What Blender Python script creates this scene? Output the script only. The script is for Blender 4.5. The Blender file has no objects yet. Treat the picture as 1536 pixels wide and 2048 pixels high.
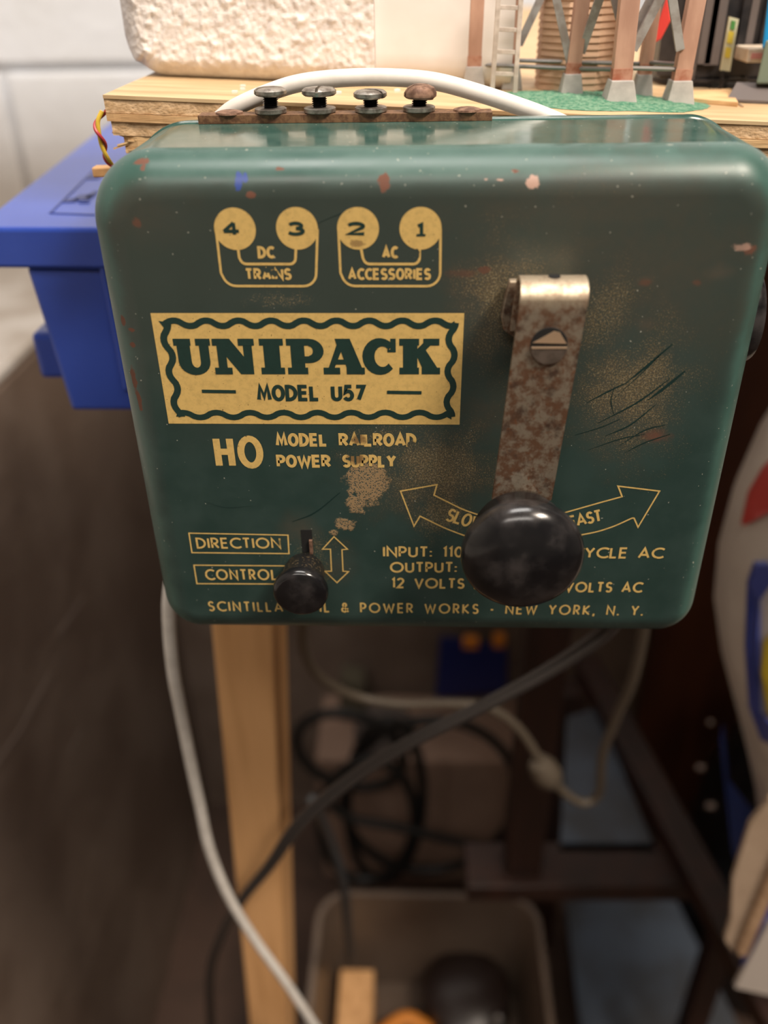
import bpy, math, random
from mathutils import Vector, Matrix, noise
S = bpy.context.scene
COL = S.collection
random.seed(7)
PI = math.pi
# ------------------------------------------------------------------ camera
FPX = 1750.0
Dn = Vector((52, 2756, FPX)).normalized()
cx_ = -.037
ax_ = 1.0
for _ in range(50):
    bx_ = -(ax_*Dn.x + cx_*Dn.z)/Dn.y
    ax_ = math.sqrt(1 - bx_*bx_ - cx_*cx_)
Xr = Vector((ax_, bx_, cx_)); Zr = -Dn; Yr = Zr.cross(Xr)
CAM = Vector((0, -.18, 1.12))
def todir(v): return Vector((Xr.dot(v), Yr.dot(v), Zr.dot(v)))
cam = bpy.data.cameras.new('camera'); co = bpy.data.objects.new('camera', cam); COL.objects.link(co)
r0 = todir(Vector((1, 0, 0))); u0 = todir(Vector((0, -1, 0))); b0 = todir(Vector((0, 0, -1)))
M4 = Matrix(((r0.x, u0.x, b0.x, CAM.x), (r0.y, u0.y, b0.y, CAM.y), (r0.z, u0.z, b0.z, CAM.z), (0, 0, 0, 1)))
co.matrix_world = M4
cam.sensor_fit = 'VERTICAL'; cam.sensor_height = 9.8
cam.lens = FPX/2048*9.8
cam.clip_start = .01; cam.clip_end = 30
cam.dof.use_dof = True; cam.dof.focus_distance = .204; cam.dof.aperture_fstop = cam.lens/3.8
S.camera = co
# ------------------------------------------------------------------ light and exposure
S.view_settings.view_transform = 'Standard'; S.view_settings.look = 'None'
S.view_settings.exposure = 0.0; S.view_settings.gamma = 1.0; S.view_settings.use_curve_mapping = False
wd = bpy.data.worlds.new('world'); S.world = wd; wd.use_nodes = True
wd.node_tree.nodes['Background'].inputs[0].default_value = (.9, .93, 1, 1)
wd.node_tree.nodes['Background'].inputs[1].default_value = .12
def area(name, loc, target, size, power, col):
    l = bpy.data.lights.new(name, 'AREA'); l.shape = 'RECTANGLE'; l.size = size[0]; l.size_y = size[1]; l.energy = power; l.color = col
    o = bpy.data.objects.new(name, l); COL.objects.link(o); o.location = loc
    o.rotation_euler = (Vector(target)-Vector(loc)).to_track_quat('-Z', 'Y').to_euler()
    return o
area('ceiling_lamp', (.75, -.55, 2.28), (.05, .1, 1.0), (.4, .3), 31, (1, .86, .72))
area('fluorescent_lamp', (-.15, -1.15, 2.36), (-.1, .0, 1.0), (1.2, .22), 11, (1, .92, .84))
area('overhead_fill', (-.05, .0, 2.38), (-.05, .25, 1.0), (.7, .4), 13, (1, .95, .90))  # added fill above the table, brightens the wall and the case top

# ------------------------------------------------------------------ projection helpers: a pixel of the photo onto a real plane
def ray(px, py): return todir(Vector(((px-768)/FPX, (py-1024)/FPX, 1)))
def PY(px, py, y): r = ray(px, py); return CAM + r*((y-CAM.y)/r.y)
def PZ(px, py, z): r = ray(px, py); return CAM + r*((z-CAM.z)/r.z)
TA = Vector((-.0769, .052, 1.0926)); TS = -.0486
TN = Vector((-TS, 0, 1))
def PT(px, py): r = ray(px, py); return CAM + r*(TN.dot(TA-CAM)/TN.dot(r))
def zt(x): return TA.z + TS*(x-TA.x)

# ------------------------------------------------------------------ materials
def nt(name):
    m = bpy.data.materials.new(name); m.use_nodes = True
    t = m.node_tree; return m, t, t.nodes['Principled BSDF']
def srgb(r, g, b):
    f = lambda c: (c/255/12.92) if c <= 10 else ((c/255+.055)/1.055)**2.4
    return (f(r), f(g), f(b), 1)
def L(t, a, b): t.links.new(a, b)
def nz(t, vec, scale, detail=3, rough=.55, dist=0):
    n = t.nodes.new('ShaderNodeTexNoise'); n.inputs['Scale'].default_value = scale
    n.inputs['Detail'].default_value = detail; n.inputs['Roughness'].default_value = rough
    n.inputs['Distortion'].default_value = dist
    L(t, vec, n.inputs['Vector']); return n.outputs['Fac']
def ramp(t, fac, lo, hi, a=0.0, b=1.0):
    n = t.nodes.new('ShaderNodeMapRange'); n.interpolation_type = 'SMOOTHSTEP'
    n.inputs['From Min'].default_value = lo; n.inputs['From Max'].default_value = hi
    n.inputs['To Min'].default_value = a; n.inputs['To Max'].default_value = b
    L(t, fac, n.inputs['Value']); return n.outputs['Result']
def mth(t, op, a, b=None):
    n = t.nodes.new('ShaderNodeMath'); n.operation = op
    for i, v in enumerate((a, b)):
        if v is None: continue
        if isinstance(v, (int, float)): n.inputs[i].default_value = v
        else: L(t, v, n.inputs[i])
    return n.outputs[0]
def mix(t, fac, a, b):
    n = t.nodes.new('ShaderNodeMix'); n.data_type = 'RGBA'
    for s, v in ((n.inputs[0], fac), (n.inputs[6], a), (n.inputs[7], b)):
        if isinstance(v, (int, float)): s.default_value = v
        elif isinstance(v, tuple): s.default_value = v
        else: L(t, v, s)
    return n.outputs[2]
def ocoord(t, stretch=None):
    c = t.nodes.new('ShaderNodeTexCoord'); o = c.outputs['Object']
    if stretch:
        m = t.nodes.new('ShaderNodeMapping'); m.inputs['Scale'].default_value = stretch; L(t, o, m.inputs['Vector']); o = m.outputs[0]
    return o
def bump(t, h, bs, strength, dist):
    b = t.nodes.new('ShaderNodeBump'); b.inputs['Strength'].default_value = strength; b.inputs['Distance'].default_value = dist
    L(t, h, b.inputs['Height']); L(t, b.outputs[0], bs.inputs['Normal'])
def mat(name, c1, c2=None, scale=60, rough=.6, metal=0, bs=0, bd=.0005, bscale=None, stretch=None, lo=.35, hi=.65, spec=None, detail=4, emit=None, dist=0):
    m, t, b = nt(name)
    b.inputs['Roughness'].default_value = rough; b.inputs['Metallic'].default_value = metal
    if spec is not None: b.inputs['Specular IOR Level'].default_value = spec
    b.inputs['Base Color'].default_value = c1
    v = ocoord(t, stretch)
    if c2:
        n = ramp(t, nz(t, v, scale, detail, dist=dist), lo, hi)
        L(t, mix(t, n, c1, c2), b.inputs['Base Color'])
    if bs: bump(t, nz(t, v, bscale or scale, 4), b, bs, bd)
    return m
def blob(t, v, wob, cx, cy, cz, rx, rz, soft=.5, k=1.0):
    """soft round mask on the face of the case, edge broken by noise"""
    s = t.nodes.new('ShaderNodeVectorMath'); s.operation = 'SUBTRACT'; L(t, v, s.inputs[0]); s.inputs[1].default_value = (cx, cy, cz)
    m = t.nodes.new('ShaderNodeVectorMath'); m.operation = 'MULTIPLY'; L(t, s.outputs[0], m.inputs[0]); m.inputs[1].default_value = (1/rx, 1/rz, 1/rz)
    l = t.nodes.new('ShaderNodeVectorMath'); l.operation = 'LENGTH'; L(t, m.outputs[0], l.inputs[0])
    d = mth(t, 'ADD', l.outputs['Value'], wob)
    return ramp(t, d, 1.0-soft, 1.0+soft*.3, k, 0.0)
def addm(t, ms):
    a = ms[0]
    for b in ms[1:]: a = mth(t, 'MAXIMUM', a, b)
    return a
def face(px, py): return PY(px, py, 0)
def sdf(p):
    r = .0088; c = Vector((.0029, .025, 1.02655)); h = Vector((.0713-r, .025-r, .0616-r)); q = Vector((abs(p.x-c.x)-h.x, abs(p.y-c.y)-h.y, abs(p.z-c.z)-h.z))
    return Vector((max(q.x, 0), max(q.y, 0), max(q.z, 0))).length+min(max(q.x, q.y, q.z), 0)-r
def surf(px, py):
    d = ray(px, py).normalized(); t_ = .1
    for _ in range(80): t_ += sdf(CAM+d*t_)*.9
    return CAM+d*t_ if t_ < .4 else face(px, py)

def paint_material():
    m, t, b = nt('green_enamel')
    v = ocoord(t)
    n1 = nz(t, v, 90, 5, .6); n2 = nz(t, v, 420, 4, .65); n3 = nz(t, v, 3800, 2, .5); n4 = nz(t, v, 2300, 2, .6); n5 = nz(t, v, 25, 3)
    n6 = nz(t, v, 1700, 3, .6)
    wob = mth(t, 'MULTIPLY', mth(t, 'SUBTRACT', n2, .5), 2.2)
    wob2 = mth(t, 'MULTIPLY', mth(t, 'SUBTRACT', n1, .5), 2.0)
    def B(px, py, rx, ry, soft=.4, k=1.0, w=wob):
        p = surf(px, py); return blob(t, v, w, p.x, p.y, p.z, rx*.000106, ry*.000118, soft, k)
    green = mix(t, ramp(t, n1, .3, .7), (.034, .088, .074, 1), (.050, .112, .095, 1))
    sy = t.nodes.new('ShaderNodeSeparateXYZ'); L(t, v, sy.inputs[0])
    flat = mth(t, 'MULTIPLY', ramp(t, mth(t, 'ADD', sy.outputs['Y'], mth(t, 'MULTIPLY', mth(t, 'SUBTRACT', n1, .5), .0012)), .0001, .0019, 1, 0), .93)  # flat face darker, rounded edges lighter: painted-in overhead light as well as grime
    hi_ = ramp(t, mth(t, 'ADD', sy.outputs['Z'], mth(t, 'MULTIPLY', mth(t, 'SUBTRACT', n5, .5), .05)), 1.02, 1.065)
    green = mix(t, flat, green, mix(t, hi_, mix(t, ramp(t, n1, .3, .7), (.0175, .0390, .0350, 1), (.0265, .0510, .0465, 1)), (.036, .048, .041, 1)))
    # brown film of grime on the right and the middle
    film = addm(t, [B(1250, 560, 320, 200, 1, .55, wob2), B(1200, 420, 330, 60, .9, .5, wob2), B(880, 940, 200, 150, 1, .8, wob2), B(1000, 600, 120, 160, 1, .8, wob2),
                    B(1250, 800, 130, 160, 1, .75, wob2), B(980, 830, 90, 120, 1, .7, wob2), B(600, 1060, 60, 50, 1, .7, wob2), B(300, 430, 120, 60, 1, .35, wob2),
                    B(1290, 560, 40, 20, 1, .9, wob2), B(1440, 545, 50, 25, 1, .9, wob2), B(1290, 650, 40, 28, 1, .9, wob2), B(680, 1130, 50, 60, 1, .5, wob2)])
    c = mix(t, mth(t, 'MULTIPLY', film, ramp(t, n2, .2, .8, .5, 1)), green, (.075, .062, .044, 1))
    # gold-brown dust specks
    zone = addm(t, [B(1080, 700, 330, 330, 1.6, .72, wob2), B(1000, 1130, 420, 130, 1.5, .45, wob2), B(1010, 600, 130, 180, 1.2, 1, wob2), B(860, 930, 230, 170, 1.1, 1, wob2), B(1270, 780, 180, 240, 1.1, .9, wob2), B(1210, 620, 100, 160, 1, .8, wob2),
                    B(620, 1120, 110, 100, 1, .8, wob2), B(880, 1030, 120, 90, 1, .9, wob2), B(560, 600, 100, 20, .8, .7)])
    thr = mth(t, 'SUBTRACT', .77, mth(t, 'MULTIPLY', zone, .275))
    sp = mth(t, 'MULTIPLY', mth(t, 'GREATER_THAN', n3, thr), 1.0)
    sp2 = mth(t, 'GREATER_THAN', n4, mth(t, 'SUBTRACT', .80, mth(t, 'MULTIPLY', zone, .26)))
    c = mix(t, mth(t, 'MULTIPLY', sp, .6), c, (.22, .155, .065, 1))
    c = mix(t, mth(t, 'MULTIPLY', sp2, .55), c, (.30, .25, .15, 1))
    # a few white specks anywhere
    ws = mth(t, 'GREATER_THAN', nz(t, v, 1100, 1, .4), .765)
    c = mix(t, mth(t, 'MULTIPLY', ws, .6), c, (.45, .45, .38, 1))
    # crusty tan patches
    crust = addm(t, [B(735, 965, 48, 52, .25), B(715, 1005, 26, 26, .25), B(690, 1048, 24, 17, .25), B(668, 1066, 12, 9, .3)])
    cells = t.nodes.new('ShaderNodeTexVoronoi'); cells.inputs['Scale'].default_value = 2500; L(t, v, cells.inputs['Vector'])
    cf = ramp(t, cells.outputs['Distance'], .30, .46)
    crm = mth(t, 'MULTIPLY', crust, cf)
    c = mix(t, mth(t, 'MULTIPLY', crm, .9), c, (.30, .20, .10, 1))
    # rust chips
    rust = addm(t, [B(770, 366, 11, 18, .2), B(772, 352, 6, 8, .2), B(278, 318, 17, 9, .2), B(250, 318, 9, 8, .2), B(284, 333, 6, 9, .2), B(268, 765, 8, 28, .25), B(262, 660, 10, 5, .2),
                    B(245, 640, 6, 10, .2), B(278, 800, 5, 20, .2), B(265, 690, 9, 6, .2), B(560, 335, 14, 6, .2), B(452, 436, 6, 4, .2), B(1310, 872, 34, 16, .9, .75), B(925, 548, 35, 9, .8, .45),
                    B(275, 445, 10, 10, .5, .7), B(970, 540, 14, 7, .4, .7), B(1395, 565, 10, 7, .6, .5), B(502, 389, 10, 6, .3), B(1030, 340, 10, 5, .3), B(1500, 500, 20, 10, .4, .8), B(1290, 565, 14, 8, .6, .5)])
    c = mix(t, rust, c, (.135, .052, .030, 1))
    pale = addm(t, [B(1066, 365, 13, 12, .2), B(1000, 359, 14, 3, .2), B(972, 358, 5, 2, .2), B(1488, 495, 20, 8, .4, .7)])
    c = mix(t, pale, c, (.42, .27, .21, 1))
    blue = addm(t, [B(476, 362, 8, 16, .2), B(490, 356, 5, 9, .2)])
    c = mix(t, blue, c, (.03, .06, .25, 1))
    L(t, c, b.inputs['Base Color'])
    rg = mth(t, 'ADD', ramp(t, n1, .3, .75, .30, .42), mth(t, 'MULTIPLY', addm(t, [crust, rust, mth(t, 'MULTIPLY', zone, .55), mth(t, 'MULTIPLY', film, .6)]), .35))
    top_ = ramp(t, sy.outputs['Z'], 1.0872, 1.0878)
    L(t, mth(t, 'SUBTRACT', rg, mth(t, 'MULTIPLY', top_, .20)), b.inputs['Roughness'])
    h = mth(t, 'ADD', mth(t, 'MULTIPLY', mth(t, 'MAXIMUM', crm, mth(t, 'MULTIPLY', sp, .6)), 1.0), mth(t, 'MULTIPLY', n6, .10))
    bump(t, h, b, .55, .00012)
    return m
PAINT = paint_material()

def print_material(name, col, wear=True):
    m, t, b = nt(name)
    v = ocoord(t)
    b.inputs['Roughness'].default_value = .42
    n = nz(t, v, 700, 4, .65); n2 = nz(t, v, 2600, 2, .5)
    wob = mth(t, 'MULTIPLY', mth(t, 'SUBTRACT', n, .5), 2.0)
    c = mix(t, ramp(t, n, .4, .75), col, tuple(x*.80 for x in col[:3])+(1,))
    if wear:
        c = mix(t, mth(t, 'MULTIPLY', mth(t, 'GREATER_THAN', nz(t, v, 1500, 3, .5), .70), .75), c, (.10, .045, .02, 1))
        def B(px, py, rx, ry, soft=.4, k=1.0):
            p = face(px, py); return blob(t, v, wob, p.x, 0, p.z, rx*.000106, ry*.000118, soft, k)
        gone = addm(t, [B(548, 545, 9, 7, .3), B(824, 888, 13, 9, .2), B(833, 508, 7, 9, .2), B(533, 540, 8, 5, .2), B(560, 1085, 10, 12, .8, .7)])
        brown = addm(t, [B(712, 917, 26, 16, .6, .8), B(717, 878, 18, 14, .6, .8), B(714, 487, 14, 7, .3, .6), B(900, 920, 60, 60, .8, .5)])
        c = mix(t, brown, c, (.12, .06, .03, 1))
        keep = mth(t, 'SUBTRACT', 1.0, mth(t, 'MAXIMUM', gone, mth(t, 'GREATER_THAN', n2, .745)))
        keep = mth(t, 'MAXIMUM', keep, 0.0)
        tr = t.nodes.new('ShaderNodeBsdfTransparent'); mx = t.nodes.new('ShaderNodeMixShader')
        L(t, keep, mx.inputs[0]); L(t, tr.outputs[0], mx.inputs[1]); L(t, b.outputs[0], mx.inputs[2])
        L(t, mx.outputs[0], t.nodes['Material Output'].inputs['Surface'])
    L(t, c, b.inputs['Base Color'])
    return m
GOLD = print_material('gold_print', (.66, .455, .155, 1))
DARKPRINT = print_material('dark_green_print', (.012, .038, .032, 1), False)

WOODY = mat('plywood_edge', (.70, .48, .25, 1), (.56, .34, .16, 1), 160, .75, bs=.6, bd=.0006, stretch=(.4, 1, 3))
WOODROUGH = mat('plywood_end_grain', (.74, .52, .31, 1), (.55, .36, .19, 1), 600, .85, bs=.7, bd=.0006, stretch=(1, 1, 1.6), detail=6)
WOODTOP = mat('plywood_top', (.60, .44, .25, 1), (.46, .30, .155, 1), 70, .6, bs=.2, stretch=(.25, 2, 1))
PINE = mat('pine', (.76, .43, .19, 1), (.60, .32, .13, 1), 60, .6, bs=.3, bd=.0005, stretch=(2, 2, .12), lo=.4, hi=.7)
WHITEPLASTIC = mat('grey_white_cable', (.78, .75, .70, 1), (.68, .65, .60, 1), 130, .4)
BEIGECORD = mat('beige_cord', (.10, .08, .058, 1), None, rough=.5)
BLACKCORD = mat('black_cord', (.045, .040, .038, 1), None, rough=.38)
DARKCORD = mat('dark_coiled_cord', (.012, .011, .010, 1), None, rough=.5)
BAKE = mat('black_bakelite', (.006, .006, .007, 1), (.040, .036, .036, 1), 110, .2, bs=.15, bd=.0003, bscale=200, lo=.45, hi=.75)
BAKEDUST = mat('dusty_black_bakelite', (.008, .008, .008, 1), (.09, .065, .035, 1), 1500, .4, lo=.55, hi=.72, bs=.3, bd=.0002)
PHEN = mat('brown_phenolic', (.10, .045, .022, 1), (.20, .105, .05, 1), 900, .55, bs=.5, bd=.0002)
SCREW = mat('dull_steel_screw', (.46, .43, .39, 1), (.20, .175, .15, 1), 500, .42, metal=.85, bs=.4, bd=.0002)
RUSTSCREW = mat('rusty_screw', (.32, .19, .13, 1), (.14, .075, .05, 1), 600, .55, metal=.5, bs=.4, bd=.0002)
def lever_material():
    m, t, b = nt('rust_mottled_steel')
    v = ocoord(t)
    a = nz(t, v, 380, 6, .72); c_ = nz(t, v, 210, 5, .65); d = nz(t, v, 800, 4, .6)
    c = mix(t, ramp(t, a, .40, .60), (.33, .28, .215, 1), (.16, .085, .05, 1))
    c = mix(t, ramp(t, c_, .50, .68), c, (.085, .05, .036, 1))
    c = mix(t, mth(t, 'MULTIPLY', ramp(t, d, .58, .7), .7), c, (.22, .085, .035, 1))
    sx = t.nodes.new('ShaderNodeSeparateXYZ'); L(t, v, sx.inputs[0])
    bare = ramp(t, sx.outputs['Z'], 1.0605, 1.0640)
    c = mix(t, mth(t, 'MULTIPLY', bare, ramp(t, a, .35, .7, 1, .4)), c, (.62, .52, .38, 1))
    L(t, c, b.inputs['Base Color'])
    b.inputs['Metallic'].default_value = .72
    L(t, ramp(t, a, .3, .7, .36, .6), b.inputs['Roughness'])
    bump(t, d, b, .3, .0002)
    return m
LEVER = lever_material()
HOLE = mat('dark_slot', (.004, .004, .004, 1), None, rough=.9)
BLUEP = mat('blue_plastic', (.020, .055, .33, 1), (.026, .066, .37, 1), 30, .28)
BLUEDK = mat('dark_blue_lettering', (.010, .022, .14, 1), None, rough=.4)
FOAM = mat('white_foam', (.84, .80, .775, 1), (.72, .67, .64, 1), 260, .7, bs=.35, bd=.001, bscale=500, lo=.45, hi=.62)
FOAMS = mat('smooth_white_foam', (.82, .77, .74, 1), (.77, .72, .69, 1), 60, .7, bs=.2, bd=.001)
def wall_material():
    m, t, b = nt('white_block_paint')
    v = ocoord(t)
    n = nz(t, v, 3.2, 4, .6); n2 = nz(t, v, 11, 5)
    sx = t.nodes.new('ShaderNodeSeparateXYZ'); L(t, v, sx.inputs[0])
    c = mix(t, ramp(t, n2, .35, .7), (.78, .81, .86, 1), (.72, .74, .77, 1))
    # browner towards the foot of the wall, broken by noise
    g = ramp(t, mth(t, 'ADD', sx.outputs['Z'], mth(t, 'MULTIPLY', mth(t, 'SUBTRACT', n, .5), .12)), .90, 1.03, .85, 0)
    c = mix(t, g, c, (.26, .22, .18, 1))
    L(t, c, b.inputs['Base Color']); b.inputs['Roughness'].default_value = .55
    bump(t, nz(t, v, 40, 5), b, .5, .004)
    return m
WALL = wall_material()
LOWWALL = mat('grimy_brown_wall', (.15, .105, .078, 1), (.22, .165, .13, 1), 7, .6, bs=.5, bd=.004, bscale=25, detail=6)
FLOOR = mat('brown_floor', (.075, .040, .026, 1), (.050, .028, .018, 1), 9, .7, bs=.3, bd=.002, bscale=30)
CEIL = mat('ceiling_paint', (.45, .42, .38, 1), None, rough=.8)
PINK = mat('tower_timber', (.56, .34, .25, 1), (.44, .25, .18, 1), 180, .6, bs=.4, bd=.0003, stretch=(1, 1, .3))
RUSTTIP = mat('rust_red_tip', (.34, .11, .06, 1), (.50, .27, .19, 1), 260, .6)
GREYT = mat('tower_grey_brace', (.40, .395, .39, 1), (.26, .23, .21, 1), 220, .5)
ROD = mat('tie_rod_steel', (.22, .21, .20, 1), None, rough=.35, metal=.5)
CONC = mat('footing_concrete', (.48, .45, .42, 1), (.36, .34, .32, 1), 200, .8, bs=.4, bd=.0003)
LADD = mat('ladder_grey', (.66, .58, .52, 1), (.46, .39, .34, 1), 300, .6)
SIDING = mat('siding_tan', (.68, .46, .31, 1), (.58, .38, .25, 1), 200, .65, bs=.2, stretch=(1, 1, 4))
GRASS = mat('green_flock', (.06, .22, .13, 1), (.20, .36, .24, 1), 800, .9, bs=1, bd=.001, bscale=1500)
CARBLACK = mat('black_model_plastic', (.012, .011, .012, 1), (.035, .03, .03, 1), 120, .4)
RED = mat('red_model_paint', (.75, .06, .05, 1), None, rough=.5)
CREAM = mat('cream_model_paint', (.65, .55, .42, 1), (.5, .4, .3, 1), 200, .6)
YEL = mat('yellow_paint', (.62, .50, .06, 1), None, rough=.5)
GRN = mat('green_paint', (.07, .25, .06, 1), None, rough=.5)
TAGW = mat('pale_tag_plastic', (.55, .54, .38, 1), None, rough=.5)
CYAN = mat('bright_blue_plastic', (.01, .30, .70, 1), None, rough=.4)
SAGE = mat('grey_green_plastic', (.17, .22, .17, 1), None, rough=.6)
GREYM = mat('grey_model_plastic', (.13, .11, .105, 1), None, rough=.5)
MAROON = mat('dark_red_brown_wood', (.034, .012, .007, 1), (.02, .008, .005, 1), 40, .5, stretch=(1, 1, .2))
BLUEGREY = mat('blue_grey_board', (.085, .11, .15, 1), (.055, .060, .070, 1), 12, .5)
BIN = mat('cloudy_plastic', (.15, .108, .08, 1), (.12, .085, .062, 1), 10, .4)
DARKOBJ = mat('dark_rubber', (.018, .010, .008, 1), None, rough=.35)
NAVY = mat('navy_plastic', (.012, .022, .14, 1), None, rough=.4)
CARD = mat('corrugated_cardboard', (.42, .27, .16, 1), (.34, .21, .12, 1), 120, .8, bs=.3)
ORANGE = mat('orange_plastic', (.75, .26, .03, 1), None, rough=.5)
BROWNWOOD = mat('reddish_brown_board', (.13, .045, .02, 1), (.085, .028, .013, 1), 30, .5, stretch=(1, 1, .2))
YWIRE = mat('yellow_wire', (.72, .50, .06, 1), None, rough=.4)
RWIRE = mat('red_wire', (.45, .05, .06, 1), None, rough=.4)
SCUFF = mat('pale_scuff', (.42, .34, .30, 1), None, rough=.6)

# ------------------------------------------------------------------ mesh helpers
class M:
    def __init__(s): s.v = []; s.f = []
    def add(s, v, f):
        n = len(s.v); s.v += [Vector(p) for p in v]; s.f += [tuple(i+n for i in q) for q in f]; return s
    def box(s, x0, x1, y0, y1, z0, z1, mtx=None):
        v = [Vector((x, y, z)) for z in (z0, z1) for y in (y0, y1) for x in (x0, x1)]
        if mtx: v = [mtx @ p for p in v]
        return s.add(v, [(0, 2, 3, 1), (4, 5, 7, 6), (0, 1, 5, 4), (2, 6, 7, 3), (0, 4, 6, 2), (1, 3, 7, 5)])
    def rings(s, rings, close=True, cap0=True, cap1=True):
        n = len(rings[0]); v = [p for r in rings for p in r]; f = []
        for k in range(len(rings)-1):
            for i in range(n if close else n-1):
                j = (i+1) % n; f.append((k*n+i, k*n+j, (k+1)*n+j, (k+1)*n+i))
        if cap0: f.append(tuple(range(n))[::-1])
        if cap1: f.append(tuple((len(rings)-1)*n+i for i in range(n)))
        return s.add(v, f)
    def bar(s, a, b, w, d, up=(0, 1, 0), w1=None, d1=None):
        """rectangular bar from a to b; w across, d along 'up'"""
        a, b = Vector(a), Vector(b); t = (b-a).normalized(); u = Vector(up); u = (u-t*u.dot(t)).normalized(); q = t.cross(u)
        def rg(c, w, d): return [c+q*x*w/2+u*y*d/2 for x, y in ((-1, -1), (1, -1), (1, 1), (-1, 1))]
        return s.rings([rg(a, w, d), rg(b, w1 or w, d1 or d)])
    def tube(s, pts, r, n=12, r1=None, flat=1.0):
        pts = [Vector(p) for p in pts]; rr = []
        t0 = (pts[1]-pts[0]).normalized(); u = t0.orthogonal().normalized()
        for i, p in enumerate(pts):
            t = (pts[min(i+1, len(pts)-1)]-pts[max(i-1, 0)]).normalized()
            u = (u-t*u.dot(t)).normalized(); q = t.cross(u)
            ri = r if r1 is None else r+(r1-r)*i/(len(pts)-1)
            rr.append([p+(u*math.cos(a)+q*math.sin(a))*ri for a in (2*PI*k/n for k in range(n))])
        return s.rings(rr)
    def lathe(s, prof, o, axis, n=48, jit=0):
        """prof: (distance along axis, radius)"""
        o = Vector(o); ax = Vector(axis).normalized(); u = ax.orthogonal().normalized(); q = ax.cross(u)
        return s.rings([[o+ax*h+(u*math.cos(a)+q*math.sin(a))*r for a in (2*PI*k/n for k in range(n))] for h, r in prof])
    def prism(s, poly, vec):
        v = Vector(vec); return s.rings([[Vector(p) for p in poly], [Vector(p)+v for p in poly]])
def smooth_path(pts, n=8):
    pts = [Vector(p) for p in pts]; out = []
    P = [pts[0]*2-pts[1]]+pts+[pts[-1]*2-pts[-2]]
    for i in range(1, len(P)-2):
        a, b, c, d = P[i-1:i+3]
        for k in range(n):
            t = k/n; out.append(.5*((2*b)+(c-a)*t+(2*a-5*b+4*c-d)*t*t+(3*b-a-3*c+d)*t**3))
    out.append(pts[-1]); return out
def build(name, m, material, parent=None, smooth=False, bevel=0, label=None, angle=35, world=False):
    me = bpy.data.meshes.new(name)
    off = Vector((0, 0, 0))
    if parent is None and not world:
        xs = [p.x for p in m.v]; ys = [p.y for p in m.v]; zs = [p.z for p in m.v]
        off = Vector(((min(xs)+max(xs))/2, (min(ys)+max(ys))/2, min(zs)))
    me.from_pydata([p-off for p in m.v], [], m.f); me.update()
    import bmesh
    b = bmesh.new(); b.from_mesh(me); bmesh.ops.recalc_face_normals(b, faces=b.faces); b.to_mesh(me); b.free()
    me.materials.append(material)
    o = bpy.data.objects.new(name, me); COL.objects.link(o)
    if parent is not None:
        o.parent = parent; q = parent; w = Vector(parent.location)
        while q.parent: q = q.parent; w += Vector(q.location)
        o.matrix_parent_inverse = Matrix.Translation(-w)
        if parent.parent: o.matrix_parent_inverse = Matrix.Translation(Vector((0, 0, 0)))
    else: o.location = off
    if smooth: 
        for p in me.polygons: p.use_smooth = True
        me.set_sharp_from_angle(angle=math.radians(angle))
    if bevel:
        md = o.modifiers.new('bevel', 'BEVEL'); md.width = bevel; md.segments = 2; md.limit_method = 'ANGLE'; md.angle_limit = math.radians(40)
    if label: o['label'] = label
    return o
def thing(name, loc, label, cat, group=None):
    o = bpy.data.objects.new(name, None); COL.objects.link(o); o.location = loc; o.empty_display_size = .01
    o['label'] = label; o['category'] = cat
    if group: o['group'] = group
    return o
def tag(o, label, cat, group=None):
    o['label'] = label; o['category'] = cat
    if group: o['group'] = group
    return o
def struct(name, m, material, parent=None, **k):
    o = build(name, m, material, parent, world=True, **k)
    if parent is None: o['kind'] = 'structure'
    return o

# ------------------------------------------------------------------ the room
XL, YB, YF, XR, ZC = -1.4, .74, -2.2, 2.4, 2.42
struct('floor', M().box(XL, XR, YF, YB+.1, -.05, 0), FLOOR)
struct('ceiling', M().box(XL, XR, YF, YB+.1, ZC, ZC+.05), CEIL)
wb = struct('wall_back', M().box(XL-.05, XR, YB+.008, YB+.15, 0, ZC), WALL)
struct('wall_right', M().box(XR, XR+.1, YF, YB, 0, ZC), CEIL)
struct('wall_front', M().box(XL, XR, YF-.1, YF, 0, ZC), CEIL)
struct('wall_outer', M().box(XL-.1, XL, YF, YB, 0, ZC), CEIL)
ZJ = PY(150, 137, YB).z; ZL = .853
# painted block courses of the back wall: each block a piece, joints recessed
z0 = ZL
for i in range(6):
    z1 = ZJ+.2*i; a = XL-.2*((i+1) % 2)
    while a < 1.3:
        build('block', M().box(a+.003, a+.397, YB, YB+.02, z0+.003, z1-.003), WALL, wb, bevel=.004); a += .4
    z0 = z1
XW = -.323
# low grimy wall on the left: brown face, painted ledge on top
lw = struct('wall_left', M().box(XL, XW, -1.4, YB-.001, 0, ZL-.012), LOWWALL)
build('ledge', M().box(XL, XW-.001, -1.4, YB-.001, ZL-.012, ZL), mat('grey_ledge_paint', (.44, .41, .38, 1), (.30, .26, .22, 1), 12, .6, bs=.4, bd=.003, detail=5), lw, bevel=.006)
build('lower_wall', M().box(XW, XR, YB-.012, YB+.008, 0, ZL), LOWWALL, wb)
sm = M()
def PXl(px, py, x): r = ray(px, py); return CAM + r*((x-CAM.x)/r.x)
for (pa, pb, w) in (((-20, 1550), (62, 1430), 7), ((50, 1445), (100, 1350), 6), ((118, 1270), (168, 1195), 8), ((138, 1510), (165, 1460), 4)):
    A, B = PXl(*pa, XW+.0005), PXl(*pb, XW+.0005); sm.bar(A, B, .002+w*.0004, .0006, up=(1, 0, 0), w1=.003)
build('paint_streak', sm, mat('pale_streak', (.22, .17, .14, 1), None, rough=.6), lw, label='pale streaks on the grimy wall')

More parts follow.
